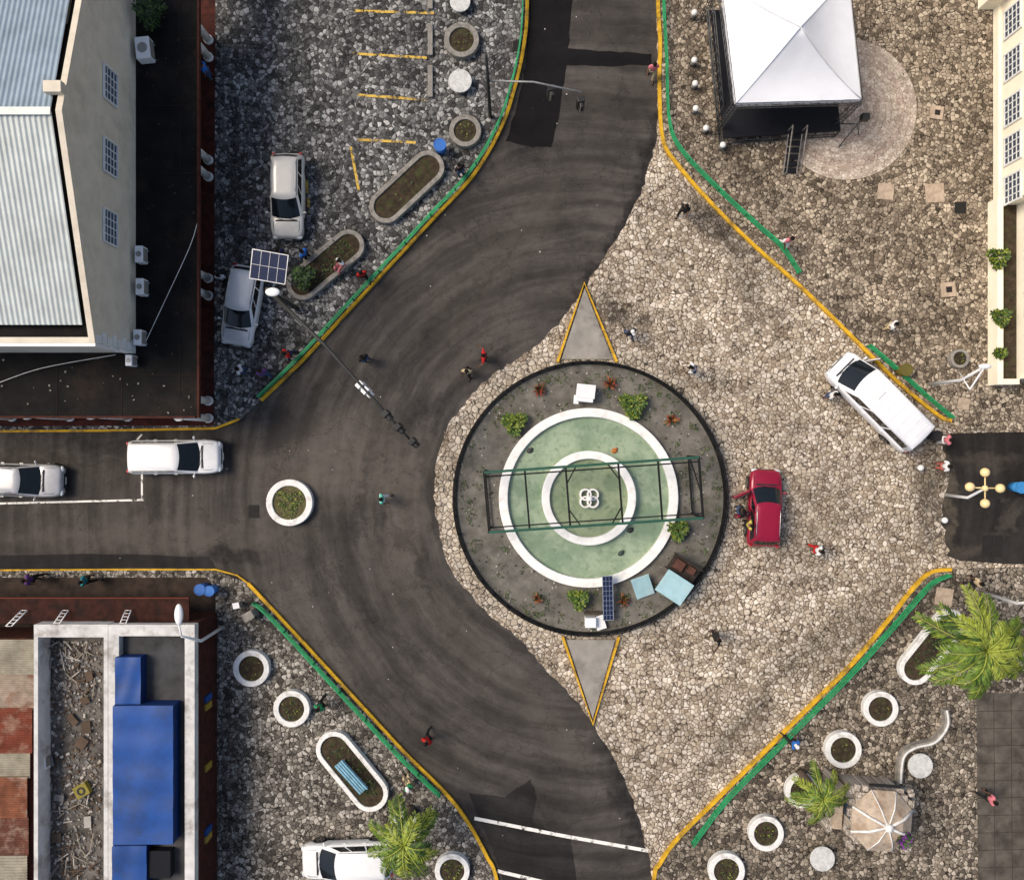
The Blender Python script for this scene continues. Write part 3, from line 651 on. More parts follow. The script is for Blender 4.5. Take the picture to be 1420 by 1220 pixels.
        for yy in (.19,.81):
            wr=.33; x=sx*(hw-.10)
            e=bpy.data.objects.new('wheel',None); COL.objects.link(e); e.parent=t; e.location=(x,Y(yy),wr)
            m=MB(); m.cyl((0,0,-.11),wr-.02,.22,seg=28); m.ring((0,0),wr-.1,wr,-.09,.09,28)
            m.v=[(c_,b_,-a_) for a_,b_,c_ in m.v]; part(m,'tyre',e,m_tyre)
            m=MB(); m.ring((0,0),wr*.60,wr*.66,-.118,.118,24)
            for q in range(5): m.box((.10*math.cos(q*1.257),.10*math.sin(q*1.257),0),(.2,.05,.235),q*1.257)
            m.v=[(c_,b_,-a_) for a_,b_,c_ in m.v]; part(m,'rim',e,m_rim)
            m=MB()
            A_=[math.pi*q/12 for q in range(13)]
            m.add([(sx*(hw+.004),Y(yy)+r_*math.cos(a),wr+r_*math.sin(a)) for r_ in (wr+.02,wr+.07) for a in A_],[(q,q+1,13+q+1,13+q) for q in range(12)],0)
            part(m,'wheel_arch',t,m_black)
    part(MB().box((0,Y(1)-.02,k['nose']-.22),(hw*.9,.05,.12)).box((0,Y(1)-.03,.38),(hw*1.2,.06,.12)),'grille',t,m_black,bevel=.01)
    part(MB().box((0,Y(1)+.01,.42),(.36,.02,.11)),'number_plate',t,m_plate); part(MB().box((0,Y(0)-.01,.55),(.36,.02,.11)),'number_plate',t,m_plate)
    yc=Y(k['cw'])
    part(MB().tube([(-.5,yc+.0,belt+.03),(.05,yc-.10,belt+.13)],.012,5).tube([(.05,yc+.02,belt+.03),(.6,yc-.12,belt+.13)],.012,5),'wiper',t,m_black)
    part(MB().box((0,yc+.03,belt+.035),(hw*1.3,.07,.02)),'cowl_panel',t,m_seam)
    if kind!='van':
        m=MB()
        for sx in(-1,1): m.tube([(sx*hw*.76,yc+.03,belt+.012),(sx*hw*.76,(yc+Y(1))/2,(belt*.68+k['nose']*.32)+.015),(sx*hw*.66,Y(1)-.22,k['nose']+.04)],.009,4)
        part(m,'bonnet_seam',t,m_seam)
    for (sx,yy,ang,ln) in doors:
        hx=sx*hw*.97; hy=Y(yy)
        M=Matrix.Translation((hx,hy,0))@Matrix.Rotation(sx*rad(ang),4,'Z')
        m=MB().box((0,-ln/2,.62),(.09,ln,.72)); m.v=[tuple(M@Vector(q)) for q in m.v]
        d=part(m,'door',t,pm,bevel=.03)
        m=MB().box((-sx*.03,-ln/2,1.18),(.03,ln*.86,.40)); m.v=[tuple(M@Vector(q)) for q in m.v]
        w_=bpy.data.objects.new('door_window',mesh_of(m,'door_window',[m_glass])); COL.objects.link(w_); w_.parent=d
    if kind=='van':
        m=MB()
        for i in range(7): m.box((0,Y(.10)+i*L*.085,Ht+.006),(rw*1.5,.05,.02))
        part(m,'roof_ribs',t,pm,bevel=.008); part(MB().box((0,Y(.60),Ht+.03),(.5,.45,.05)),'roof_vent',t,m_wp,bevel=.02)
    return t
p_sil=paint('champagne_paint',(.60,.575,.52),.1); p_sil2=paint('silver_paint',(.66,.66,.655),.1); p_wh=paint('white_car_paint',(.80,.80,.80)); p_wh2=paint('white_van_paint',(.78,.79,.82)); p_red=paint('red_car_paint',(.27,.005,.03),.1); p_sd=paint('grey_silver_paint',(.46,.46,.47),.2)
vehicle('parked_car','champagne people carrier parked on grey cobbles','car',(399,213),(398,331),1.70,1.55,'wagon',p_sil)
vehicle('parked_car','silver people carrier parked beside the solar panel mast','car',(346,369),(326,479),1.72,1.58,'wagon',p_sil2)
vehicle('suv','white suv driving along the narrow street','car',(178,634),(307,633),1.74,1.65,'suv',p_wh)
vehicle('parked_car','silver hatchback on the narrow street','car',(-32,664),(87,667),1.70,1.48,'wagon',p_sd)
vehicle('parked_van','white passenger van with its front door open on the plaza','van',(1270,612),(1160,502),1.90,2.0,'van',p_wh2,doors=((1,.84,55,.85),))
vehicle('parked_car','dark red car with its doors open on the plaza','car',(1058,758),(1063,650),1.66,1.50,'wagon',p_red,doors=((-1,.72,62,.9),(-1,.46,58,.75)))
vehicle('parked_car','white estate car parked beside the palm','car',(545,1190),(418,1194),1.78,1.55,'suv',paint('white_estate_paint',(.78,.78,.77)))
# ---------------------------------------------------------------- poles
m_pole=mat('galvanised_pole',(.30,.30,.29),.5,.5); m_sigb=mat('signal_black',(.015,.015,.015),.5); m_dpole=mat('dark_pole',(.035,.035,.033),.6,.2)
def signal(root,p,rz,m=m_sigb):
    e=bpy.data.objects.new('traffic_light',None); COL.objects.link(e); e.parent=root; e.location=Vector(p)-root.location; e.rotation_euler=(0,0,rz)
    b=MB().box((0,0,-.1),(.34,.26,1.0)); 
    part(b,'housing',e,m,bevel=.03)
    for i,c in enumerate(((.4,.01,.01),(.35,.16,.01),(.01,.2,.06))):
        z=.2-.3*i; q=MB().ell((0,-.135,z),(.1,.03,.1)); part(q,'lens',e,mat('signal_lens_%d'%i,c,.2))
    v=MB()
    for i in range(3):
        z=.2-.3*i
        for k in range(7):
            a=math.pi*k/6; v.box((.12*math.cos(a),-.24,z+.12*math.sin(a)),(.06,.2,.015),ry=-(a-math.pi/2))
    part(v,'visor',e,m)
b0=G(412,428)
t=thing('traffic_signal_mast','long dark signal mast reaching over the road','traffic signal',b0)
part(MB().tube([b0,Vector((b0.x,b0.y,3)),Vector((b0.x-.1,b0.y+.1,5.3))],[.12,.11,.09],12),'pole',t,m_dpole,True)
e2=P(578,620,5.0)
arm=[Vector((b0.x-.1,b0.y+.1,5.15)),P(450,478,5.3),P(515,550,5.25),e2]
part(MB().tube(arm,[.10,.085,.07,.05],10),'mast_arm',t,m_dpole,True)
part(MB().tube([P(376,402,6.3),arm[0]],.05,8).ell(P(378,405,6.3),(.33,.2,.09)),'lamp_head',t,m_wp,True)
for x,y,m in ((508,542,m_wp),(500,534,m_wp),(535,574,m_dpole),(552,592,m_sigb),(572,612,m_sigb)):
    signal(t,P(x,y,4.9),rad(45),m)
solar('solar_panel','blue solar panel array raised on a pole beside parked cars',373,370,5.5,1.62,1.30,4,2,rad(-10),rad(12),.12)
b0=G(680,162); t=thing('traffic_signal_mast','slim mast with signal arm reaching over the road','traffic signal',b0)
part(MB().tube([b0,Vector((b0.x,b0.y,7.4))],[.09,.06],10),'pole',t,m_dpole,True)
part(MB().tube([Vector((b0.x,b0.y,4.6)),P(740,114,4.8),P(806,128,4.6)],.045,8),'mast_arm',t,m_pole,True)
signal(t,P(764,126,4.1),rad(10),m_dpole); signal(t,P(805,142,4.0),rad(10))
def lamp(base,top,z,lab,mt=m_wp):
    b=G(*base); tp=P(*top,z); t=thing('street_lamp',lab,'street lamp',b,0)
    part(MB().tube([b,Vector((b.x,b.y,z*.6)),tp],[.09,.075,.05],10),'pole',t,mt,True)
    return t,b,tp
t,b,tp=lamp((1287,533),(1366,508),5.8,'white street lamp pole with a triangular bracket')
part(MB().tube([tp,P(1345,540,5.6)],.04,6).tube([P(1330,516,4.2),P(1345,540,5.6)],.03,6),'bracket',t,m_wp,True)
part(MB().ell(tp,(.3,.12,.08)),'lamp_head',t,m_wp,True)
t,b,tp=lamp((1311,686),(1366,677),3.7,'yellow lamp post with four round globes')
m_glb=mat('cream_globe',(.80,.62,.32),.35,var=.08)
part(MB().tube([P(1345,676,3.7),P(1387,677,3.7)],.035).tube([P(1366,656,3.702),P(1366,698,3.702)],.035),'cross_arm',t,m_glb,True)
for x,y in((1345,675),(1387,677),(1366,655),(1366,698)): part(MB().ell(P(x,y,3.85),(.22,.22,.22)),'globe',t,m_glb,True)
part(MB().ell(P(1366,677,3.9),(.15,.15,.15)),'finial',t,m_glb,True)
t,b,tp=lamp((309,869),(252,882),5.4,'white street lamp with a large pale head by the corner building')
part(MB().tube([tp,P(248,866,5.6)],.04),'bracket',t,m_wp,True); part(MB().ell(P(248,852,5.6),(.2,.5,.14)),'lamp_head',t,m_wp,True)
t,b,tp=lamp((1366,822),(1436,834),5.0,'slim white street lamp near the palm')
part(MB().ell(tp,(.3,.12,.08)),'lamp_head',t,m_wp,True)
# ---------------------------------------------------------------- palms
m_pg=[leafmat('palm_green',(.125,.20,.025)),leafmat('palm_light',(.27,.32,.04)),leafmat('palm_dark',(.04,.08,.013))]
def palm(px,py,z,L,n,lab,dry=False):
    c=P(px,py,z); b=Vector((c.x-.1,c.y+.1,gz(px,py) or .12)); t=thing('palm_tree',lab,'palm tree',b,0,'palm trees')
    hgt=z-b.z; off=c-b
    pts=[Vector((off.x*u*u,off.y*u*u,hgt*u)) for u in [k/10 for k in range(11)]]
    part(MB().tube(pts,[.24-.11*k/10 for k in range(11)],12),'trunk',t,m_bark)
    mb=MB(); c0=pts[-1]; 
    for i in range(n):
        a=2*math.pi*i/n+R.uniform(-.16,.16); el=R.uniform(.05,.5) if i%3 else R.uniform(.5,1.0); ll=L*(R.uniform(.9,1.15) if i%3 else R.uniform(.6,.85))
        hd=Vector((math.cos(a),math.sin(a),0)); side=Vector((-hd.y,hd.x,0)); bend=R.uniform(-.25,.25)
        def rp(s): return c0+hd*ll*s*(1-.12*s)+side*bend*ll*s*s+dz*(ll*(el*s-(.50+el*.5)*s*s))
        mb.tube([rp(k/8) for k in range(9)],[.05-.0045*k for k in range(9)],4,1)
        mi=R.choice([0,0,1,1,2]); NL=26
        for k in range(NL):
            s=.10+.90*k/NL; p=rp(s); tg=(rp(min(s+.03,1.03))-rp(s-.03)).normalized()
            l=.225*L*math.sin(math.pi*(.14+.76*s))**.8
            for sg in(-1,1):
                d=(side*sg*R.uniform(.7,.95)+tg*R.uniform(.55,.75)+dz*R.uniform(-.35,.0)).normalized()*l*R.uniform(.85,1.12)
                w=tg*(.021*L)
                mb.add([p-w,p+d*.5-w*1.15+dz*.03,p+d-dz*.12*l,p+d*.5+w*1.15],[(0,1,2,3)],mi if R.random()<.7 else R.randrange(3))
    part(mb,'crown',t,m_pg)
palm(1368,902,5.5,2.95,18,'large green palm with arching fronds beside the white planter')
palm(560,1172,4.0,2.25,16,'green palm over the white car and planters')
palm(1142,1108,3.2,1.6,14,'small palm with yellowing fronds beside the stone building')
# ---------------------------------------------------------------- tent & stage
m_tent=mat('white_tent_fabric',(.78,.79,.82),.7,var=.05,scale=1)
m_truss=mat('truss_metal',(.10,.10,.10),.5,.5); m_deck=mat('black_stage_deck',(.010,.011,.015),.75)
co=[P(1021,143,4),P(1194,138,4),P(1176,-34,4),P(1000,-29,4)]; ap=P(1110,38,6.0)
cb=sum(co,Vector())/4; cb.z=.12
t=thing('marquee_tent','white pyramid marquee covering a black stage','tent',cb)
mb=MB(); 
for i in range(4):
    a,b=co[i],co[(i+1)%4]; N=10; rows=[]
    for j in range(9):
        v=j/8; row=[]
        for k in range(N+1):
            u=k/N; p=a.lerp(b,u).lerp(ap,v); sag=-.35*math.sin(math.pi*v)*(1-.2*abs(2*u-1)) ; row.append(p+dz*sag+dz*.02*math.sin(u*30+v*5)*(1-v))
        rows.append(row)
    v=[p for r in rows for p in r]; mb.add(v,[(j*(N+1)+k,j*(N+1)+k+1,(j+1)*(N+1)+k+1,(j+1)*(N+1)+k) for j in range(8) for k in range(N)],0,True)
part(mb,'canopy',t,m_tent,True)
mb=MB()
for i in range(4): mb.tube([co[i].lerp(ap,q/8)+dz*(-.35*math.sin(math.pi*q/8)*.8+.02) for q in range(9)],.025,5)
part(mb,'canopy_seam',t,mat('tent_seam',(.6,.62,.66),.5),True)
mb=MB()
for i in range(4):
    a,b=co[i],co[(i+1)%4]; o=(a+b)/2-cb; o.z=0; o=o.normalized()*.03
    N=24
    v=[a.lerp(b,k/N)+o for k in range(N+1)]+[a.lerp(b,k/N)+o-dz*(.22+.08*abs(math.sin(k*math.pi/4))) for k in range(N+1)]
    mb.add(v,[(k,k+1,N+2+k,N+1+k) for k in range(N)])
part(mb,'valance',t,m_tent,True)
def truss(mb,a,b,w=.22,n=10):
    a,b=Vector(a),Vector(b); d=(b-a).normalized(); up=dz if abs(d.z)<.9 else Vector((1,0,0)); s=d.cross(up).normalized()*w/2; u=s.cross(d).normalized()*w/2
    cs=[s+u,s-u,-s-u,-s+u]
    for c_ in cs: mb.tube([a+c_,b+c_],.022,5)
    for k in range(n):
        for q in range(4):
            mb.tube([a.lerp(b,k/n)+cs[q],a.lerp(b,(k+1)/n)+cs[(q+1)%4]],.012,4)
for q in co: 
    m=MB(); truss(m,(q.x,q.y,.12),(q.x,q.y,3.85)); part(m,'leg',t,m_truss,True)
for i in range(4):
    m=MB(); truss(m,co[i]-dz*.25,co[(i+1)%4]-dz*.25,.25,16); part(m,'roof_beam',t,m_truss,True)
dk4=[P(1003,192,1.0),P(1165,182,1.0),P(1150,10,1.0),P(985,15,1.0)]
st=thing('stage','low black stage deck under the white tent','stage',Vector((cb.x,cb.y,.12)))
part(MB().prism([(p.x,p.y) for p in dk4],.95,1.05),'deck',st,m_deck,True)
for i in range(4):
    a,b=dk4[i],dk4[(i+1)%4]
    for z in(.2,.55): part(MB().tube([(a.x,a.y,z),(b.x,b.y,z)],.025,5),'lower_brace',st,m_truss,True)
for i in range(4):
    for k in range(5):
        p=dk4[i].lerp(dk4[(i+1)%4],k/5); part(MB().box((p.x,p.y,.53),(.06,.06,.83)),'leg',st,m_truss,True)
sw=thing('truss_tower','thin metal truss ladder leaning beside the stage','truss',P(1000,150)+dz*.12)
m=MB(); truss(m,P(1003,195,.12),P(985,10,3.4),.3,14); part(m,'truss',sw,m_truss,True)
sc=P(1098,214,.5); sr=thing('stage_steps','black metal steps with handrails leading to the stage','steps',Vector((sc.x,sc.y,.12)))
m=MB()
for i in range(6): m.box((0,-.75+i*.3,.10+i*.15),(.62,.26,.04))
part(m,'tread',sr,m_deck)
for sx in(-1,1): 
    part(MB().tube([(sx*.36,-1.0,.7),(sx*.36,1.0,1.7)],.035,6).tube([(sx*.36,-1,0),(sx*.36,-1,.7)],.025,6).tube([(sx*.36,1,.7),(sx*.36,1,1.7)],.025,6).box((sx*.34,-.05,.45),(.04,2.0,.12),rx=.46),'handrail',sr,m_stone)
c=G(1172,188); t=thing('stand','dark folding metal tripod stand beside the stage','stand',c); m=MB()
for a in(0,2.1,4.2): m.tube([(0,0,1.6),(.7*math.cos(a),.7*math.sin(a),0)],.03,5)
part(m,'leg',t,m_truss); part(MB().tube([(0,0,1.5),(0,0,2.6)],.03).box((0,0,2.5),(.35,.3,.4)),'lamp_head',t,m_sigb)
# ---------------------------------------------------------------- upper-left building
m_cream=mat('cream_render',(.68,.61,.49),.85,var=.10,scale=1.2,dirt=(.45,.39,.30),dirtamt=.45,bump=.15,world=True)
m_bit=mat('black_bitumen_roof',(.008,.0075,.007),.8,var=.6,scale=.9,dirt=(.035,.022,.016),dirtamt=.5,bump=.5,world=True)
def corrm(n,c,rust=.2,rc=(.12,.06,.035)): return mat(n,c,.5,.15,var=.15,scale=1.2,dirt=rc,dirtamt=rust,world=True)
m_c1=corrm('blue_grey_corrugated_metal',(.27,.34,.40),.25,(.14,.15,.16)); m_c2=corrm('pale_corrugated_metal',(.50,.54,.52),.25,(.3,.3,.27))
m_gl=mat('window_glass',(.04,.06,.09),.15,var=.3,scale=5); m_fw=mat('white_window_frame',(.74,.74,.72),.5,var=.1)
XW=-17.37; YS=4.03; YR=12.72; ZC=4.55; ZE=8.5; ZR=11.2; YN=YR*2-YS
bl=thing('colonial_building','cream colonial building with corrugated gable roof and black verandah roof','building',(-24,10,.12))
mb=MB()
prof=[(YS,.12),(YS,ZE),(YR,ZR),(YN,ZE),(YN,.12)]
v=[(XW,y,z) for y,z in prof]+[(XW-.25,y,z) for y,z in prof]
mb.add(v,[(0,1,2,3,4),(5,6,7,8,9)]+[(i,(i+1)%5,5+(i+1)%5,5+i) for i in range(5)])
mb.box((XW-.25-12,YS+.125,(ZE+.12)/2),(24,.25,ZE-.12)); mb.box((XW-.25-12,YN,(ZE+.12)/2),(24,.25,ZE-.12))
part(mb,'wall',bl,m_cream,True)
xr=-17.85
mb=MB(); mb.corr((xr,YS+.75,ZE+.1),(xr-24,YS+.75,ZE+.1),(xr-24,YR,ZR-.15),(xr,YR,ZR-.15),110,.025); part(mb,'roof',bl,m_c2,True,label='pale corrugated roof slope')
mb=MB(); mb.corr((xr-.05,YR+.02,ZR-.17),(xr-24,YR+.02,ZR-.17),(xr-24,YN,ZE),(xr-.05,YN,ZE),110,.025); part(mb,'roof',bl,m_c1,True,label='blue-grey corrugated roof slope')
part(MB().box((xr-12,YR,ZR-.08),(24,.3,.05)),'ridge_cap',bl,m_c2,True)
mb=MB()
mb.add([(XW-.26,YS+.25,ZE-.25),(XW-.26,YR,ZR-.35),(xr-.1,YR,ZR-.35),(xr-.1,YS+.25,ZE-.25)],[(0,1,2,3)])
mb.add([(XW-.26,YR,ZR-.35),(XW-.26,YN,ZE-.3),(xr-.1,YN,ZE-.3),(xr-.1,YR,ZR-.35)],[(0,1,2,3)])
mb.sheet([(XW-.26,YS+.25),(XW-24,YS+.25),(XW-24,YS+.9),(XW-.26,YS+.9)],ZE-.28)
part(mb,'gutter',bl,m_bit,True)
part(MB().box((XW-12,YS-.06,ZE-.1),(24,.14,.16)),'cornice',bl,m_fw,True)
part(MB().box((XW-.35,YR+.9,ZR-.1),(.7,.45,.35)),'chimney',bl,m_cream,True,.02)
m=MB()
for i in range(8): m.box((XW+.02,YS+.2+(.0 if i%2 else .08),ZC+.3+i*.48),(.06,.35 if i%2 else .5,.36)); m.box((XW-.2-(.08 if i%2 else 0),YS-.02,ZC+.3+i*.48),(.5,.06,.36))
part(m,'quoin',bl,m_fw,True)
for yy in (15.26,12.16,9.15):
    m=MB().box((XW+.02,yy,7.2),(.03,1.35,1.15)); g=part(m,'window',bl,m_gl,True)
    f=MB()
    for s in(-1,1): f.box((XW+.06,yy+s*.71,7.2),(.08,.07,1.29)); f.box((XW+.058,yy,7.2+s*.61),(.08,1.36,.07))
    for k in(-.34,0,.34): f.box((XW+.05,yy+k,7.2),(.05,.035,1.15))
    for k in(-.3,0,.3): f.box((XW+.047,yy,7.2+k),(.05,1.35,.035))
    o=bpy.data.objects.new('frame',mesh_of(f,'frame',[m_fw],bl.location)); COL.objects.link(o); o.parent=g
XE=-14.43; YV=1.02
poly=[(XE,YV),(XE,32),(XW,32),(XW,YS),(-42,YS),(-42,YV)]
part(MB().prism(poly,ZC-.2,ZC),'verandah_roof',bl,m_bit,True)
m_fas=mat('dark_red_fascia',(.06,.018,.012),.75,var=.4)
part(MB().box((XE-.03,(YV+32)/2,ZC-.02),(.10,32-YV,.24)).box(((XE-42)/2-.1,YV+.03,ZC-.02),(42+XE-.1,.1,.24)),'fascia',bl,m_fas,True)
m=MB()
for k in range(9): m.box((XE-1.5,YV+2+k*3.1,ZC+.008),(2.7,.04,.02))
for k in range(8): m.box((-18-k*3,YV+1.5,ZC+.008),(.04,2.8,.02))
m.box((XE-.9,YV+14,ZC+.012),(.04,26,.015)); part(m,'roof_seam',bl,mat('roof_seam_tar',(.018,.012,.009),.8),True)
m=MB()
for i in range(90):
    if i%2: x,y=R.uniform(XW+.2,XE-.2),R.uniform(1.3,22)
    else: x,y=R.uniform(-27,XE-.3),R.uniform(1.2,3.8)
    s=R.uniform(.03,.10); m.box((x,y,ZC+.03),(s,s*R.uniform(.3,1),.03),R.uniform(0,3),i%2)
o=part(m,'roof_debris',bl,[m_stone,m_tarp],True); o['kind']='stuff'
for y in (-60,-36,58,82,224,247,387,411,556,580):
    p=P(291,y); c=MB().cyl((p.x,p.y,.12),.24,.2,seg=20).cyl((p.x,p.y,.32),.19,ZC-.8,.16,seg=20).cyl((p.x,p.y,ZC-.48),.24,.22,seg=20); part(c,'column',bl,m_white,True)
for x in (180,100,20,-60):
    p=P(x,578); c=MB().cyl((p.x,p.y,.12),.24,.2,seg=20).cyl((p.x,p.y,.32),.19,ZC-.8,.16,seg=20).cyl((p.x,p.y,ZC-.48),.24,.22,seg=20); part(c,'column',bl,m_white,True)
def ac(px,py,z,sx,sy,rz=0,lab='white air conditioning unit on the black verandah roof'):
    p=P(px,py,z+.5); p.z=z; t=thing('air_conditioner',lab,'air conditioner',p,rz,'rooftop air conditioners')
    part(MB().box((0,0,.35),(sx,sy,.6)),'casing',t,m_wp,bevel=.03)
    part(MB().box((sx/2+.005,0,.35),(.02,sy*.8,.45)),'grille',t,m_stone)
    part(MB().cyl((0,0,.651),min(sx,sy)*.36,.01,seg=20),'fan_grille',t,m_pole)
    for s in(-1,1): part(MB().box((0,s*sy*.35,.03),(sx*1.1,.08,.06)),'foot',t,m_pole)
ac(194,353,ZC,.36,.75); ac(195,398,ZC,.36,.75); ac(192,468,ZC,.36,.7); ac(180,500,ZC,.3,.5)
ac(199,68,ZC,.65,1.0,.1,'white louvred cooling unit on the black verandah roof')
bush(208,18,20,1.2,'leafy potted shrub on the black verandah roof',[m_l1,m_l3,m_l3],z=ZC,dens=.7)
def cable(pts,r=.015,lab='thin pale overhead cable sagging over the roof'):
    p=[P(*q) for q in pts]; t=thing('cable',lab,'cable',p[0]); 
    part(MB().tube([tuple(x) for x in cr([tuple(q) for q in p],6)],r,5),'wire',t,m_wrim,True)
cable([(274,308,4.6),(262,345,4.8),(225,425,4.8),(200,478,4.7)]); cable([(0,530,4.7),(60,510,4.8),(160,492,5.2)])
# ---------------------------------------------------------------- right building
m_cr2=mat('warm_cream_render',(.90,.83,.66),.8,var=.06,scale=1.2,dirt=(.75,.65,.45),dirtamt=.3,world=True)
rbd=thing('civic_building','warm cream civic building with white sash windows','building',(30,16,.12))
X1=24.75; y0=P(0,290).y; X2=25.5; ylo=P(0,527).y
part(MB().box((X1+8,(y0+34)/2,4.6),(16,34-y0,9)),'wall',rbd,m_cr2,True)
part(MB().box((X2+8,(y0+ylo)/2,4.6),(16,y0-ylo,8.96)),'wall',rbd,m_cr2,True,label='recessed cream wing wall')
part(MB().box((X1-.25,(y0+ylo)/2+.0,.6),(.28,y0-ylo+.6,.96)).box((X1+.3,ylo-.15,.6),(.82,.28,.95)).box((X1+.3,y0+.14,.6),(.82,.28,.95)),'terrace_wall',rbd,m_cr2,True,.02)
part(MB().box((X1+.3,(y0+ylo)/2,.45),(.8,y0-ylo,.66)),'planting_bed',rbd,m_soil,True)
def rwin(x,yy,z,w=1.35,h=1.4,n=4):
    g=part(MB().box((x-.02,yy,z),(.03,w,h)),'window',rbd,m_gl,True); f=MB()
    for s in(-1,1): f.box((x-.05,yy+s*w/2,z),(.07,.09,h+.18)); f.box((x-.048,yy,z+s*h/2),(.07,w-.1,.09))
    for k in range(1,n): f.box((x-.045,yy-w/2+w*k/n,z),(.05,.05,h))
    for k in range(1,4): f.box((x-.043,yy,z-h/2+h*k/4),(.05,w-.1,.045))
    o=bpy.data.objects.new('frame',mesh_of(f,'frame',[m_fw],rbd.location)); COL.objects.link(o); o.parent=g
for py in(-30,30,90,153,207,262): rwin(X1,P(0,py).y*.965,1.75)
for py in(330,372,420,480): rwin(X2,P(0,py).y*.965,2.2,1.1,1.3)
part(MB().box((X1-.06,(y0+34)/2,.4),(.12,34-y0,.5)),'plinth',rbd,m_cr2,True)
part(MB().box((X1-.45,P(0,2).y,1.0),(.9,1.0,1.75)).box((X1-.45,P(0,2).y,1.95),(1.1,1.2,.14)),'porch',rbd,m_cr2,True,.02)
for x,y,r in((1384,358,14),(1388,440,12),(1386,490,6)): bush(x,y,r,.6,'green shrub in the terrace planting bed',[m_l2,m_l1,m_l3],z=.78)
# ---------------------------------------------------------------- lower-left buildings
m_wpar=mat('weathered_white_parapet',(.60,.59,.57),.8,var=.2,scale=1.5,dirt=(.2,.17,.14),dirtamt=.65,world=True,bump=.2)
m_groof=mat('grey_felt_roof',(.06,.06,.063),.8,var=.4,scale=1,dirt=(.02,.02,.02),dirtamt=.6,world=True,bump=.4)
m_brick=mat('dark_red_brick',(.065,.020,.014),.85,var=.5,scale=4,dirt=(.015,.012,.012),dirtamt=.7,world=True,bump=.5)
m_blue=mat('blue_roof_sheet',(.006,.060,.26),.5,0,var=.3,scale=.8,dirt=(.012,.035,.11),dirtamt=.6,world=True)
ZB=3.3
sb=thing('shop_building','flat roofed white shop building with smooth blue roof sheets','building',P(210,1050))
def rp_(l,t_,r,b,z): return [XY(l,t_,z),XY(r,t_,z),XY(r,b,z),XY(l,b,z)]
q=rp_(150,866,270,1400,ZB)
ins=rp_(165,882,256,1392,ZB)
part(MB().prism(q,.12,ZB-.5),'wall',sb,m_brick,True)
part(MB().loop(q,ins,ZB-.5,ZB),'parapet',sb,m_wpar,True,.02)
part(MB().prism(ins,ZB-.499,ZB-.45),'roof',sb,m_groof,True)
def bluep(l,t_,r,b,z):
    a=[Vector((*XY(l,t_,z),z)),Vector((*XY(r,t_,z),z)),Vector((*XY(r,b,z),z)),Vector((*XY(l,b,z),z))]
    nx=24; ny=max(2,int((b-t_)/4)); m=MB(); v=[]
    for j in range(ny+1):
        for i in range(nx+1):
            u=i/nx; w_=j/ny; p=a[0].lerp(a[1],u).lerp(a[3].lerp(a[2],u),w_)
            v.append(p+dz*(.015*math.sin(w_*ny*.55)+.012*math.sin(u*9+w_*5)+.05*(1-u)))
    m.add(v,[(j*(nx+1)+i,j*(nx+1)+i+1,(j+1)*(nx+1)+i+1,(j+1)*(nx+1)+i) for j in range(ny) for i in range(nx)],0,True)
    part(m,'roof_sheet',sb,m_blue,True,label='smooth dark blue roof sheet')
    part(MB().prism([(p.x,p.y) for p in a],ZB-.45,z-.06),'roof_box',sb,mat('blue_box_side',(.008,.03,.12),.7),True)
bluep(160,911,195,976,3.5); bluep(157,978,240,1170,3.75); bluep(156,1172,203,1300,3.5)
part(MB().box((*XY(222,1195,3.1),3.1),(1.2,1.3,.5)),'roof_hatch',sb,m_deck,True,.03)
part(MB().tube([(*XY(241,980,3.3),3.3),(*XY(241,1168,3.3),3.3)],.03,6),'gutter_pipe',sb,m_wp,True)
for (x,y,c) in ((283,967,(.02,.07,.25)),(284,978,(.35,.24,.04)),(284,1062,(.35,.24,.04)),(281,1150,(.02,.07,.25)),(283,1160,(.35,.25,.05))):
    p=P(x,y,1.6); part(MB().box((q[1][0]+.06,p.y,1.6),(.1,.3,.8)),'shutter',sb,mat('shutter_%d'%y,c,.7),True)
ry=thing('ruined_building','roofless building full of rubble with pale parapets','building',P(100,1050))
q2=rp_(46,866,149,1400,ZB); i2=rp_(52,884,143,1392,ZB)
part(MB().prism(q2,.12,ZB-1.3),'wall',ry,m_brick,True); part(MB().loop(q2,i2,ZB-1.3,ZB-.05),'parapet',ry,m_wpar,True,.02)
m_rub=mat('rubble_floor',(.13,.118,.105),.95,var=.6,scale=2.2,dirt=(.03,.025,.02),dirtamt=.8,bump=1,world=True)
part(MB().prism(i2,ZB-1.3,ZB-1.2),'floor',ry,m_rub,True)
mb=MB()
for i in range(1500):
    px,py=R.uniform(56,140),R.uniform(888,1235)
    if R.random()<.6: px=R.gauss(95,24); py=R.choice([910,960,1090,1180])+R.gauss(0,24)
    px=min(max(px,57),138); py=max(py,890)
    p=P(px,py,ZB-1.17); s=R.uniform(.02,.13); mb.box(p,(s*R.uniform(.6,1.8),s,s*.6),R.uniform(0,3),R.choice([0,1,2,2,1,3]),R.uniform(-.4,.4))
for i in range(50):
    px,py=R.gauss(100,20),R.choice([905,925,1110,1180,1200])+R.gauss(0,14); px=min(max(px,65),130); py=max(py,895)
    mb.box(P(px,py,ZB-1.05),(R.uniform(.4,1.1),.05,.03),R.uniform(0,3),R.choice([0,3,1]),R.uniform(-.3,.3),R.uniform(-.2,.2))
for i in range(9):
    px,py=R.uniform(65,130),R.uniform(900,1220); mb.box(P(px,py,ZB-1.05),(R.uniform(.3,.6),R.uniform(.3,.5),.03),R.uniform(0,3),R.choice([0,2,1]),R.uniform(-.3,.3))
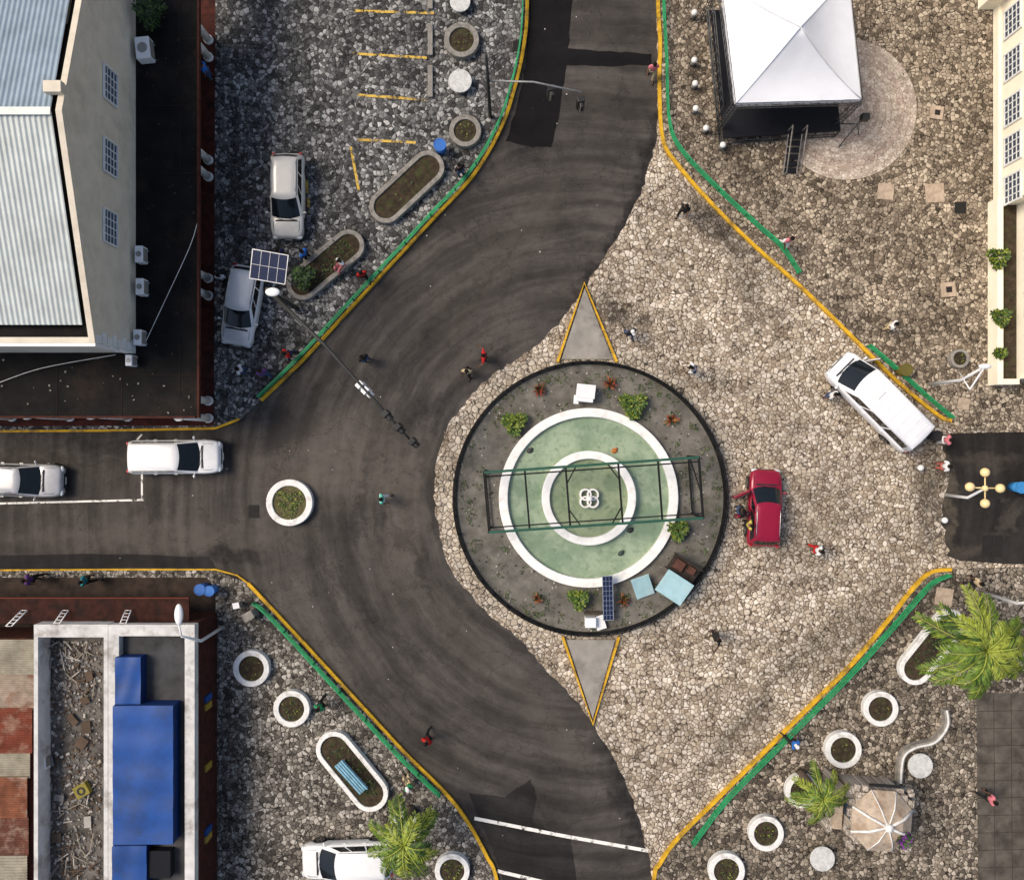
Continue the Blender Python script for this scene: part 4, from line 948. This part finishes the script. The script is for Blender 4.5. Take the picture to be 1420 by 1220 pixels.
o=part(mb,'rubble',None,[mat('rubble_pale',(.42,.39,.35),.9),mat('rubble_brown',(.10,.07,.05),.9),mat('rubble_grey',(.2,.19,.18),.9),mat('rubble_wood',(.24,.21,.17),.8)]); o['kind']='stuff'; o['label']='heap of broken masonry and planks on the roofless floor'
clutter('crate','small yellow crate lying among the rubble','crate',113,1096,ZB-1.2,[('crate',MB().box((0,0,.2),(.7,.6,.3)),mat('olive_crate',(.22,.18,.02),.6),.02),('rim',MB().ring((0,0),.12,.2,.35,.38,16),m_black)],.5)
clutter('cooking_stove','small white appliance standing in the rubble','appliance',61,1055,ZB-1.2,[('case',MB().box((0,0,.3),(.4,.7,.6)),m_wp,.02),('door',MB().box((.21,0,.3),(.02,.5,.4)),m_stone)],.1)
m_rust=mat('rusty_corrugated_metal',(.20,.075,.04),.75,.1,var=.5,scale=1.4,dirt=(.40,.33,.27),dirtamt=.8,world=True)
m_tanc=mat('tan_corrugated_metal',(.30,.275,.21),.7,.1,var=.35,scale=1.4,dirt=(.16,.12,.09),dirtamt=.5,world=True)
sh=thing('shed','low shed with patched rusty corrugated roof','shed',P(10,1050))
q3=rp_(-200,887,40,1400,3.0); part(MB().prism(q3,.12,2.55),'wall',sh,m_brick,True)
def cr3(l,t_,r,b,z,m,n):
    a=[P(l,t_,z),P(r,t_,z+.0),P(r,b,z),P(l,b,z)]; a[1].z-=.1;a[2].z-=.1
    part(MB().corr(a[3],a[0],a[1],a[2],n*2,.02),'roof',sh,m,True,label='corrugated metal roof sheet')
cr3(-200,887,49,936,2.95,m_tanc,8); cr3(-200,933,46,985,2.85,mat('beige_rust_metal',(.34,.27,.21),.75,.1,var=.4,scale=1.6,dirt=(.18,.07,.04),dirtamt=.8,world=True),9); cr3(-200,982,43,1045,2.95,mat('rust_red_metal',(.17,.045,.025),.75,.1,var=.4,scale=2,dirt=(.33,.22,.16),dirtamt=.7,world=True),10); cr3(-200,1042,40,1080,2.85,m_tanc,6); cr3(-200,1078,36,1135,2.95,m_rust,9); cr3(-200,1132,38,1190,2.87,mat('rust_dark_metal',(.12,.045,.03),.75,.1,var=.4,scale=2,dirt=(.35,.26,.2),dirtamt=.7,world=True),9); cr3(-200,1187,36,1300,2.95,m_tanc,14)
cp=thing('shop_canopy','dark red shop canopy with white ladder frames on top','canopy',P(120,845))
m_cano=mat('dark_red_canopy',(.04,.014,.010),.85,var=.5,scale=3,dirt=(.012,.01,.009),dirtamt=.8,world=True)
q4=rp_(-200,828,262,864,2.5); part(MB().prism(q4,2.38,2.5),'roof',cp,m_cano,True)
part(MB().box(((q4[0][0]+q4[1][0])/2,q4[0][1]-.03,2.49),(q4[1][0]-q4[0][0],.06,.08)),'fascia',cp,mat('red_brown_edge',(.13,.035,.02),.8),True)
for x in(0,70,140,210,258): p=P(x,838); part(MB().box((p.x,p.y,1.25),(.12,.12,2.26)),'post',cp,m_wpar,True)
for x0,x1 in((8,38),(72,95),(165,182)):
    f=MB(); a,b=P(x0,868,3.1),P(x1-8,846,2.6); c_,d_=P(x0+8,868,3.1),P(x1,846,2.6)
    f.tube([a,b],.03,5).tube([c_,d_],.03,5)
    for k in range(6): f.tube([a.lerp(b,k/5),c_.lerp(d_,k/5)],.018,4)
    part(f,'ladder_frame',cp,m_wp,True)
# ---------------------------------------------------------------- stone building lower right
m_ashl=cobble('rough_stone_wall',[(.34,.29,.235),(.48,.42,.355),(.60,.54,.47)],(.2,.165,.13),scale=5,big=.15)
m_rt=mat('weathered_pale_roof',(.46,.375,.29),.85,var=.35,scale=2.2,dirt=(.26,.17,.11),dirtamt=.7,bump=.6)
g0=P(1222,1137,2.5); g0.z=.12
gb=thing('stone_building','small pale stone building with faceted roof and white hips','building',g0,rad(-4))
part(MB().box((0,0,1.15),(2.5,2.5,2.3)),'wall',gb,m_ashl)
e8=[(1.58*math.cos(math.pi/8+k*math.pi/4),1.58*math.sin(math.pi/8+k*math.pi/4),2.42) for k in range(8)]; m8=[(x*.55,y*.55,2.95) for x,y,_ in e8]
mb=MB().add(e8+m8+[(0,0,3.15)],[(k,(k+1)%8,8+(k+1)%8,8+k) for k in range(8)]+[(8+k,8+(k+1)%8,16) for k in range(8)]+[list(range(8))])
part(mb,'roof',gb,m_rt)
mb=MB()
for k in range(8): mb.tube([Vector(e8[k])+dz*.03,Vector(m8[k])+dz*.04,Vector((0,0,3.2))],.07 if k in(0,3,4,7) else .035,5)
part(mb,'hip',gb,m_wrim)
part(MB().cyl((0,0,3.1),.2,.25,.14,seg=8,smooth=False).cyl((0,0,3.35),.2,.14,.02,seg=8,smooth=False),'cupola',gb,m_wrim)
for i in range(24):
    s=1.45; side=i//6; u=-1.35+(i%6)*.52+R.uniform(0,.15); x,y=[(u,-s),(s,u),(u,s),(-s,u)][side]
    if abs(u)>.75 or R.random()<.3: part(MB().box((x,y,2.22),(R.uniform(.22,.42),R.uniform(.2,.34),.2),R.uniform(-.2,.2)+(math.pi/2 if side%2 else 0)),'coping_stone',gb,m_ashl,bevel=.03)
part(MB().box((-1.95,.1,.5),(.3,2.9,1.0)),'yard_wall',gb,m_ashl,bevel=.05)
part(MB().box((-1.6,0,.6),(.45,2.2,1.1)),'annex',gb,m_rt,bevel=.03)
part(MB().box((0,-1.27,.9),(.8,.06,1.8)),'door',gb,mat('brown_door',(.12,.05,.02),.6))
for sx in(-1,1): part(MB().box((sx*1.27,0,1.4),(.05,.6,.7)),'window',gb,m_gl)
part(MB().box((.1,1.66,2.3),(1.5,.12,.12)),'timber_beam',gb,m_black)
bush(1252,1163,9,.6,'small purple flowering plant beside the stone building',[mat('purple_flower',(.18,.03,.25),.6),m_l3,m_l1],z=2.6)
# ---------------------------------------------------------------- people
def skinmesh(name,verts,edges,radii,level=1):
    me=bpy.data.meshes.new(name); me.from_pydata([Vector(v) for v in verts],edges,[]); o=bpy.data.objects.new(name,me); COL.objects.link(o)
    sk=o.modifiers.new('skin','SKIN'); sk.use_smooth_shade=True
    o.modifiers.new('sub','SUBSURF').levels=level
    lay=me.skin_vertices[0].data
    for i,r in enumerate(radii): lay[i].radius=(r,r) if not isinstance(r,tuple) else r
    lay[0].use_root=True
    bpy.context.view_layer.update()
    dg=bpy.context.evaluated_depsgraph_get(); out=bpy.data.meshes.new_from_object(o.evaluated_get(dg)); out.materials.clear()
    bpy.data.objects.remove(o); return out
def addmesh(mb,me):
    mb.add([tuple(v.co) for v in me.vertices],[list(p.vertices) for p in me.polygons],0,True)
def pose_meshes(kind):
    lean=0; Lg=0; Ar=0; pz=.93
    if kind=='walk': Lg,Ar,lean=.26,.8,.05
    if kind=='walk2': Lg,Ar,lean=-.22,-.8,.05
    if kind=='bend': lean=.38
    sit=kind=='sit'
    if sit: pz=.50
    dzp=pz-.93
    def T(x,y,z): return (x,y+lean*(z-.95),z+dzp-(.25*lean*(z-.95)))
    V=[T(0,0,.95),T(0,.01,1.14),T(0,0,1.36),T(0,.01,1.50),T(0,.025,1.58),T(0,.03,1.665),T(0,.02,1.73)]; Rr=[.125,.115,.13,.055,.07,.088,.06]
    E=[(0,1),(1,2),(2,3),(3,4),(4,5),(5,6)]
    Vs=[T(0,0,.93),T(0,.01,1.14),T(0,0,1.36),T(0,.01,1.46)]; Rs=[.15,.14,.152,.075]; Es=[(0,1),(1,2),(2,3)]
    Vt=[T(0,0,.97)]; Rt=[.142]; Et=[]
    hands=[];feet=[]
    for s in(-1,1):
        ar=s*Ar; lg=-s*Lg
        if sit: kn=(s*.13,.42,.52); an=(s*.13,.44,.09); hip=(s*.1,.03,.50)
        else: kn=(s*.105,lg*.5+.03,.49); an=(s*.11,lg,.09+(.05 if lg<0 else 0)); hip=(s*.09,0,.90)
        toe=(an[0]+s*.02,an[1]+.16,.035)
        sh=T(s*.185,0,1.415); 
        if kind=='bend' or kind=='carry': el=(s*.25,sh[1]+.12,sh[2]-.27); wr=(s*.19,sh[1]+.36,sh[2]-.30)
        elif kind=='arms': el=(s*.40,sh[1]+.04,sh[2]-.14); wr=(s*.50,sh[1]+.22,sh[2]-.05)
        elif sit: el=(s*.24,.05,.90); wr=(s*.15,.28,.66)
        else: el=(s*.245,sh[1]+ar*.08-.03,sh[2]-.28); wr=(s*.255,sh[1]+ar*.24+.04,sh[2]-.52)
        n=len(V); V+=[sh,el,wr]; Rr+=[.062,.045,.030]; E+=[(2,n),(n,n+1),(n+1,n+2)]
        d=(Vector(wr)-Vector(el)).normalized(); hp=Vector(wr)+d*.07; V.append(tuple(hp)); Rr.append((.040,.024)); E.append((n+2,n+3)); hands.append((Vector(wr),hp,d,s))
        n=len(V); V+=[hip,kn,an,toe]; Rr+=[.092,.058,.038,.036]; E+=[(0,n),(n,n+1),(n+1,n+2),(n+2,n+3)]
        n=len(Vs); mid=tuple(Vector(sh).lerp(Vector(el),.85)); Vs+=[sh,mid]; Rs+=[.08,.066]; Es+=[(2,n),(n,n+1)]
        n=len(Vt); lowa=tuple(Vector(kn).lerp(Vector(an),.9)); Vt+=[hip,kn,lowa]; Rt+=[.112,.078,.062]; Et+=[(0,n),(n,n+1),(n+1,n+2)]
        feet.append((an,toe))
    body=MB(); addmesh(body,skinmesh('b',V,E,Rr))
    for wr,hp,d,s in hands:
        sd=d.cross(Vector((0,1,0)) if abs(d.y)<.8 else dz).normalized(); up=sd.cross(d)
        for k,l in enumerate((.070,.080,.074,.058)):
            b=hp+d*.015+sd*(-.027+.018*k); body.tube([b,b+d*l*.5+up*.004,b+d*l+up*.022],[.0095,.009,.0065],6)
        b=wr+d*.03+sd*-.028; body.tube([b,b+d*.03-sd*.026,b+d*.06-sd*.034+up*.01],[.011,.010,.008],6)
    hc=Vector(V[5])
    body.ell(hc+Vector((0,.095,-.012)),(.014,.022,.022)); 
    for s in(-1,1): body.ell(hc+Vector((s*.088,0,-.01)),(.014,.022,.032))
    shirt=MB(); addmesh(shirt,skinmesh('s',Vs,Es,Rs)); tr=MB(); addmesh(tr,skinmesh('t',Vt,Et,Rt))
    hair=MB().ell(hc+Vector((0,-.018,.03)),(.103,.108,.095)); 
    shoe=MB()
    for an,toe in feet: shoe.tube([(an[0],an[1]-.06,toe[2]+.012+(an[2]-.09)),(an[0],an[1]+.04,toe[2]+.012+(an[2]-.09)*.6),(toe[0],toe[1]+.03,toe[2])],[.046,.05,.036],10)
    eye=MB()
    for s in(-1,1): eye.ell(hc+Vector((s*.034,.084,.005)),(.013,.008,.009))
    eye.box(hc+Vector((0,.083,-.05)),(.045,.012,.008))
    cap=MB().ell(hc+Vector((0,-.01,.045)),(.11,.115,.085)).ell(hc+Vector((0,.11,.04)),(.08,.09,.012))
    return [mesh_of(x,'person_mesh',[m_black]) for x in (body,shirt,tr,hair,shoe,eye,cap)]
PM={}
sk1=mat('dark_skin',(.085,.042,.025),.55,var=.08); sk2=mat('brown_skin',(.16,.085,.05),.55,var=.08); hr=mat('black_hair',(.008,.007,.006),.8); shm=mat('shoe_leather',(.03,.025,.022),.6); eyem=mat('eye_dark',(.01,.008,.008),.3)
def person(px,py,head,pose,sc,tc,lab,cap=None,z=None,s=1.0):
    if pose not in PM: PM[pose]=pose_meshes(pose)
    g=gz(px,py) if z is None else z; p=P(px,py,g+.9); p.z=g
    t=thing('person',lab,'person',p,rad(head),'people around the square'); t.scale=(s,s,s)
    def put(i,nm,m):
        o=bpy.data.objects.new(nm,PM[pose][i]); COL.objects.link(o); o.parent=t; o.material_slots[0].link='OBJECT'; o.material_slots[0].material=m
    put(0,'body',R.choice([sk1,sk1,sk2])); put(1,'shirt',mat('cloth_%s'%str(sc),sc,.85,var=.15,scale=6)); put(2,'trousers',mat('cloth_%s'%str(tc),tc,.85,var=.15,scale=6))
    put(4,'shoes',shm); put(5,'face',eyem)
    if cap: put(3,'hair',hr); put(6,'cap',mat('cap_%s'%str(cap),cap,.7))
    else: put(3,'hair',hr)
Wt=(.7,.7,.7);Bk_=(.02,.02,.02);Nv=(.02,.03,.08);Rd=(.45,.02,.02);Pk=(.6,.18,.22);Jn=(.05,.08,.16);Bg=(.5,.4,.25);Mt=(.15,.55,.42);Bu=(.03,.15,.5);Gn=(.03,.25,.1);Tl=(.02,.2,.22);Pu=(.12,.05,.2)
for a in [(905,97,180,'walk',Pk,Bg,'person in pink top walking along the kerb'),
 (949,290,150,'walk2',Bk_,Bk_,'person in black clothes walking on the cobbles'),
 (874,461,200,'walk',Bk_,Jn,'person in black shirt and light cap walking',Wt),
 (962,512,80,'bend',Wt,Jn,'person in white shirt leaning forward on the plaza'),
 (671,495,90,'arms',Rd,Bk_,'person in red top with arms out crossing the road'),
 (648,515,170,'walk',Bg,Bk_,'person in beige shirt walking on the asphalt'),
 (505,497,40,'stand',Bk_,Jn,'person in dark clothes standing in the road'),
 (530,691,270,'walk',Mt,Wt,'person in mint top and white trousers crossing the road'),
 (1132,762,250,'walk2',Wt,Rd,'person in white shirt and red trousers on the plaza'),
 (993,883,100,'arms',Bk_,Bk_,'person in black striding with arms out'),
 (593,1023,150,'walk',Rd,Bk_,'person in dark red top walking on the road'),
 (1037,727,270,'carry',(.55,.45,.1),Bk_,'person in yellowish shirt leaning at the red car'),
 (1026,707,270,'stand',Bk_,Jn,'person in black standing at the open car door'),
 (1100,1029,45,'walk',Bu,Bk_,'person in blue top at the railing',Wt),
 (1308,646,90,'carry',Wt,(.5,.15,.12),'person in white shirt near the globe lamp'),
 (1310,610,90,'stand',Pk,Wt,'person in pink standing beside the side road'),
 (503,381,200,'walk',Rd,Bk_,'person in bright red shirt behind the railing'),
 (335,513,80,'stand',Wt,Jn,'person in white shirt standing by the pavement corner'),
 (366,517,20,'walk',Pu,Jn,'person in purple shirt beside the railing'),
 (400,491,120,'walk',Rd,Nv,'person in red shirt by the railing'),
 (309,386,0,'stand',Wt,Bk_,'person in white standing beside the silver car'),
 (286,98,90,'stand',Bu,Jn,'person in blue shirt under the verandah'),
 (472,363,140,'sit',Wt,Pk,'person in white sitting on the planter rim',None,.36),
 (423,353,60,'stand',Bu,Bk_,'person in blue shirt beside the planter'),
 (1352,806,110,'walk',Bg,Bk_,'person in tan shirt walking by the side road'),
 (45,802,90,'walk',Pu,Bk_,'person in purple walking on the dark sidewalk'),
 (120,804,270,'walk2',Tl,Bk_,'person in teal walking on the dark sidewalk'),
 (1371,1105,80,'walk',Pk,Bk_,'person in pink top walking on grey paving'),
 (638,236,30,'stand',Bk_,Jn,'person in dark clothes standing beside the planter'),
 (445,977,150,'walk',Gn,Bk_,'person in green shirt at the railing'),
 (567,1092,30,'sit',Gn,Bg,'person in green sitting near the railing',Wt,.0),
 (1235,452,60,'stand',Wt,Bg,'person in white on the brown cobbles'),
 (1092,334,200,'walk',Pk,Wt,'person in pale pink beside the railing'),
 (390,352,30,'stand',Nv,Bk_,'person in navy beside the planter'),
 (1152,548,45,'stand',Wt,Jn,'person in white at the open van door')]:
    z=a[8] if len(a)>8 else None
    person(a[0],a[1],a[2],a[3],a[4],a[5],a[6],a[7] if len(a)>7 else None,None if z is None else .12+z)
m_lit=mat('pale_litter',(.5,.48,.44),.8)
mb=MB()
for i in range(420):
    px,py=R.uniform(20,1400),R.uniform(5,1215)
    if (px-817)**2+(py-690)**2<195**2: continue
    if px<300 and (py<600 or py>790): continue
    g=gz(px,py); p=P(px,py,g); s=R.uniform(.03,.08); mb.box((p.x,p.y,g+.03),(s,s*R.uniform(.4,1),.015),R.uniform(0,3),R.randrange(3))
o=part(mb,'litter',None,[m_lit,m_tarp,m_l3]); o['kind']='stuff'; o['label']='tiny scraps of litter and dry leaves on the ground'
# ---------------------------------------------------------------- light, sky, camera
w=bpy.data.worlds.new("World"); scene.world=w; w.use_nodes=True; t=w.node_tree; bg=t.nodes['Background']
sky=t.nodes.new('ShaderNodeTexSky'); sky.sky_type='NISHITA'; sky.sun_disc=False
d=Vector((-.60,.18,.82)).normalized(); el=math.asin(d.z); az=math.atan2(d.x,d.y)
sky.sun_elevation=el; sky.sun_rotation=az; sky.air_density=1.0; sky.dust_density=3.5
t.links.new(sky.outputs[0],bg.inputs[0]); bg.inputs[1].default_value=.15
sl=bpy.data.lights.new('sun','SUN'); sl.energy=3.0; sl.angle=rad(26); sl.color=(1,.88,.72); so=bpy.data.objects.new('sun',sl); COL.objects.link(so)
so.rotation_euler=d.to_track_quat('Z','Y').to_euler(); so.location=(0,0,40)
cam=bpy.data.cameras.new('camera'); cam.sensor_width=36; cam.lens=36*H/(1420/S); cam.clip_end=2000; cam.clip_start=.5
co_=bpy.data.objects.new('camera',cam); co_.location=(0,0,H); COL.objects.link(co_); scene.camera=co_
scene.view_settings.view_transform='Standard'; scene.view_settings.look='None'; scene.view_settings.exposure=0
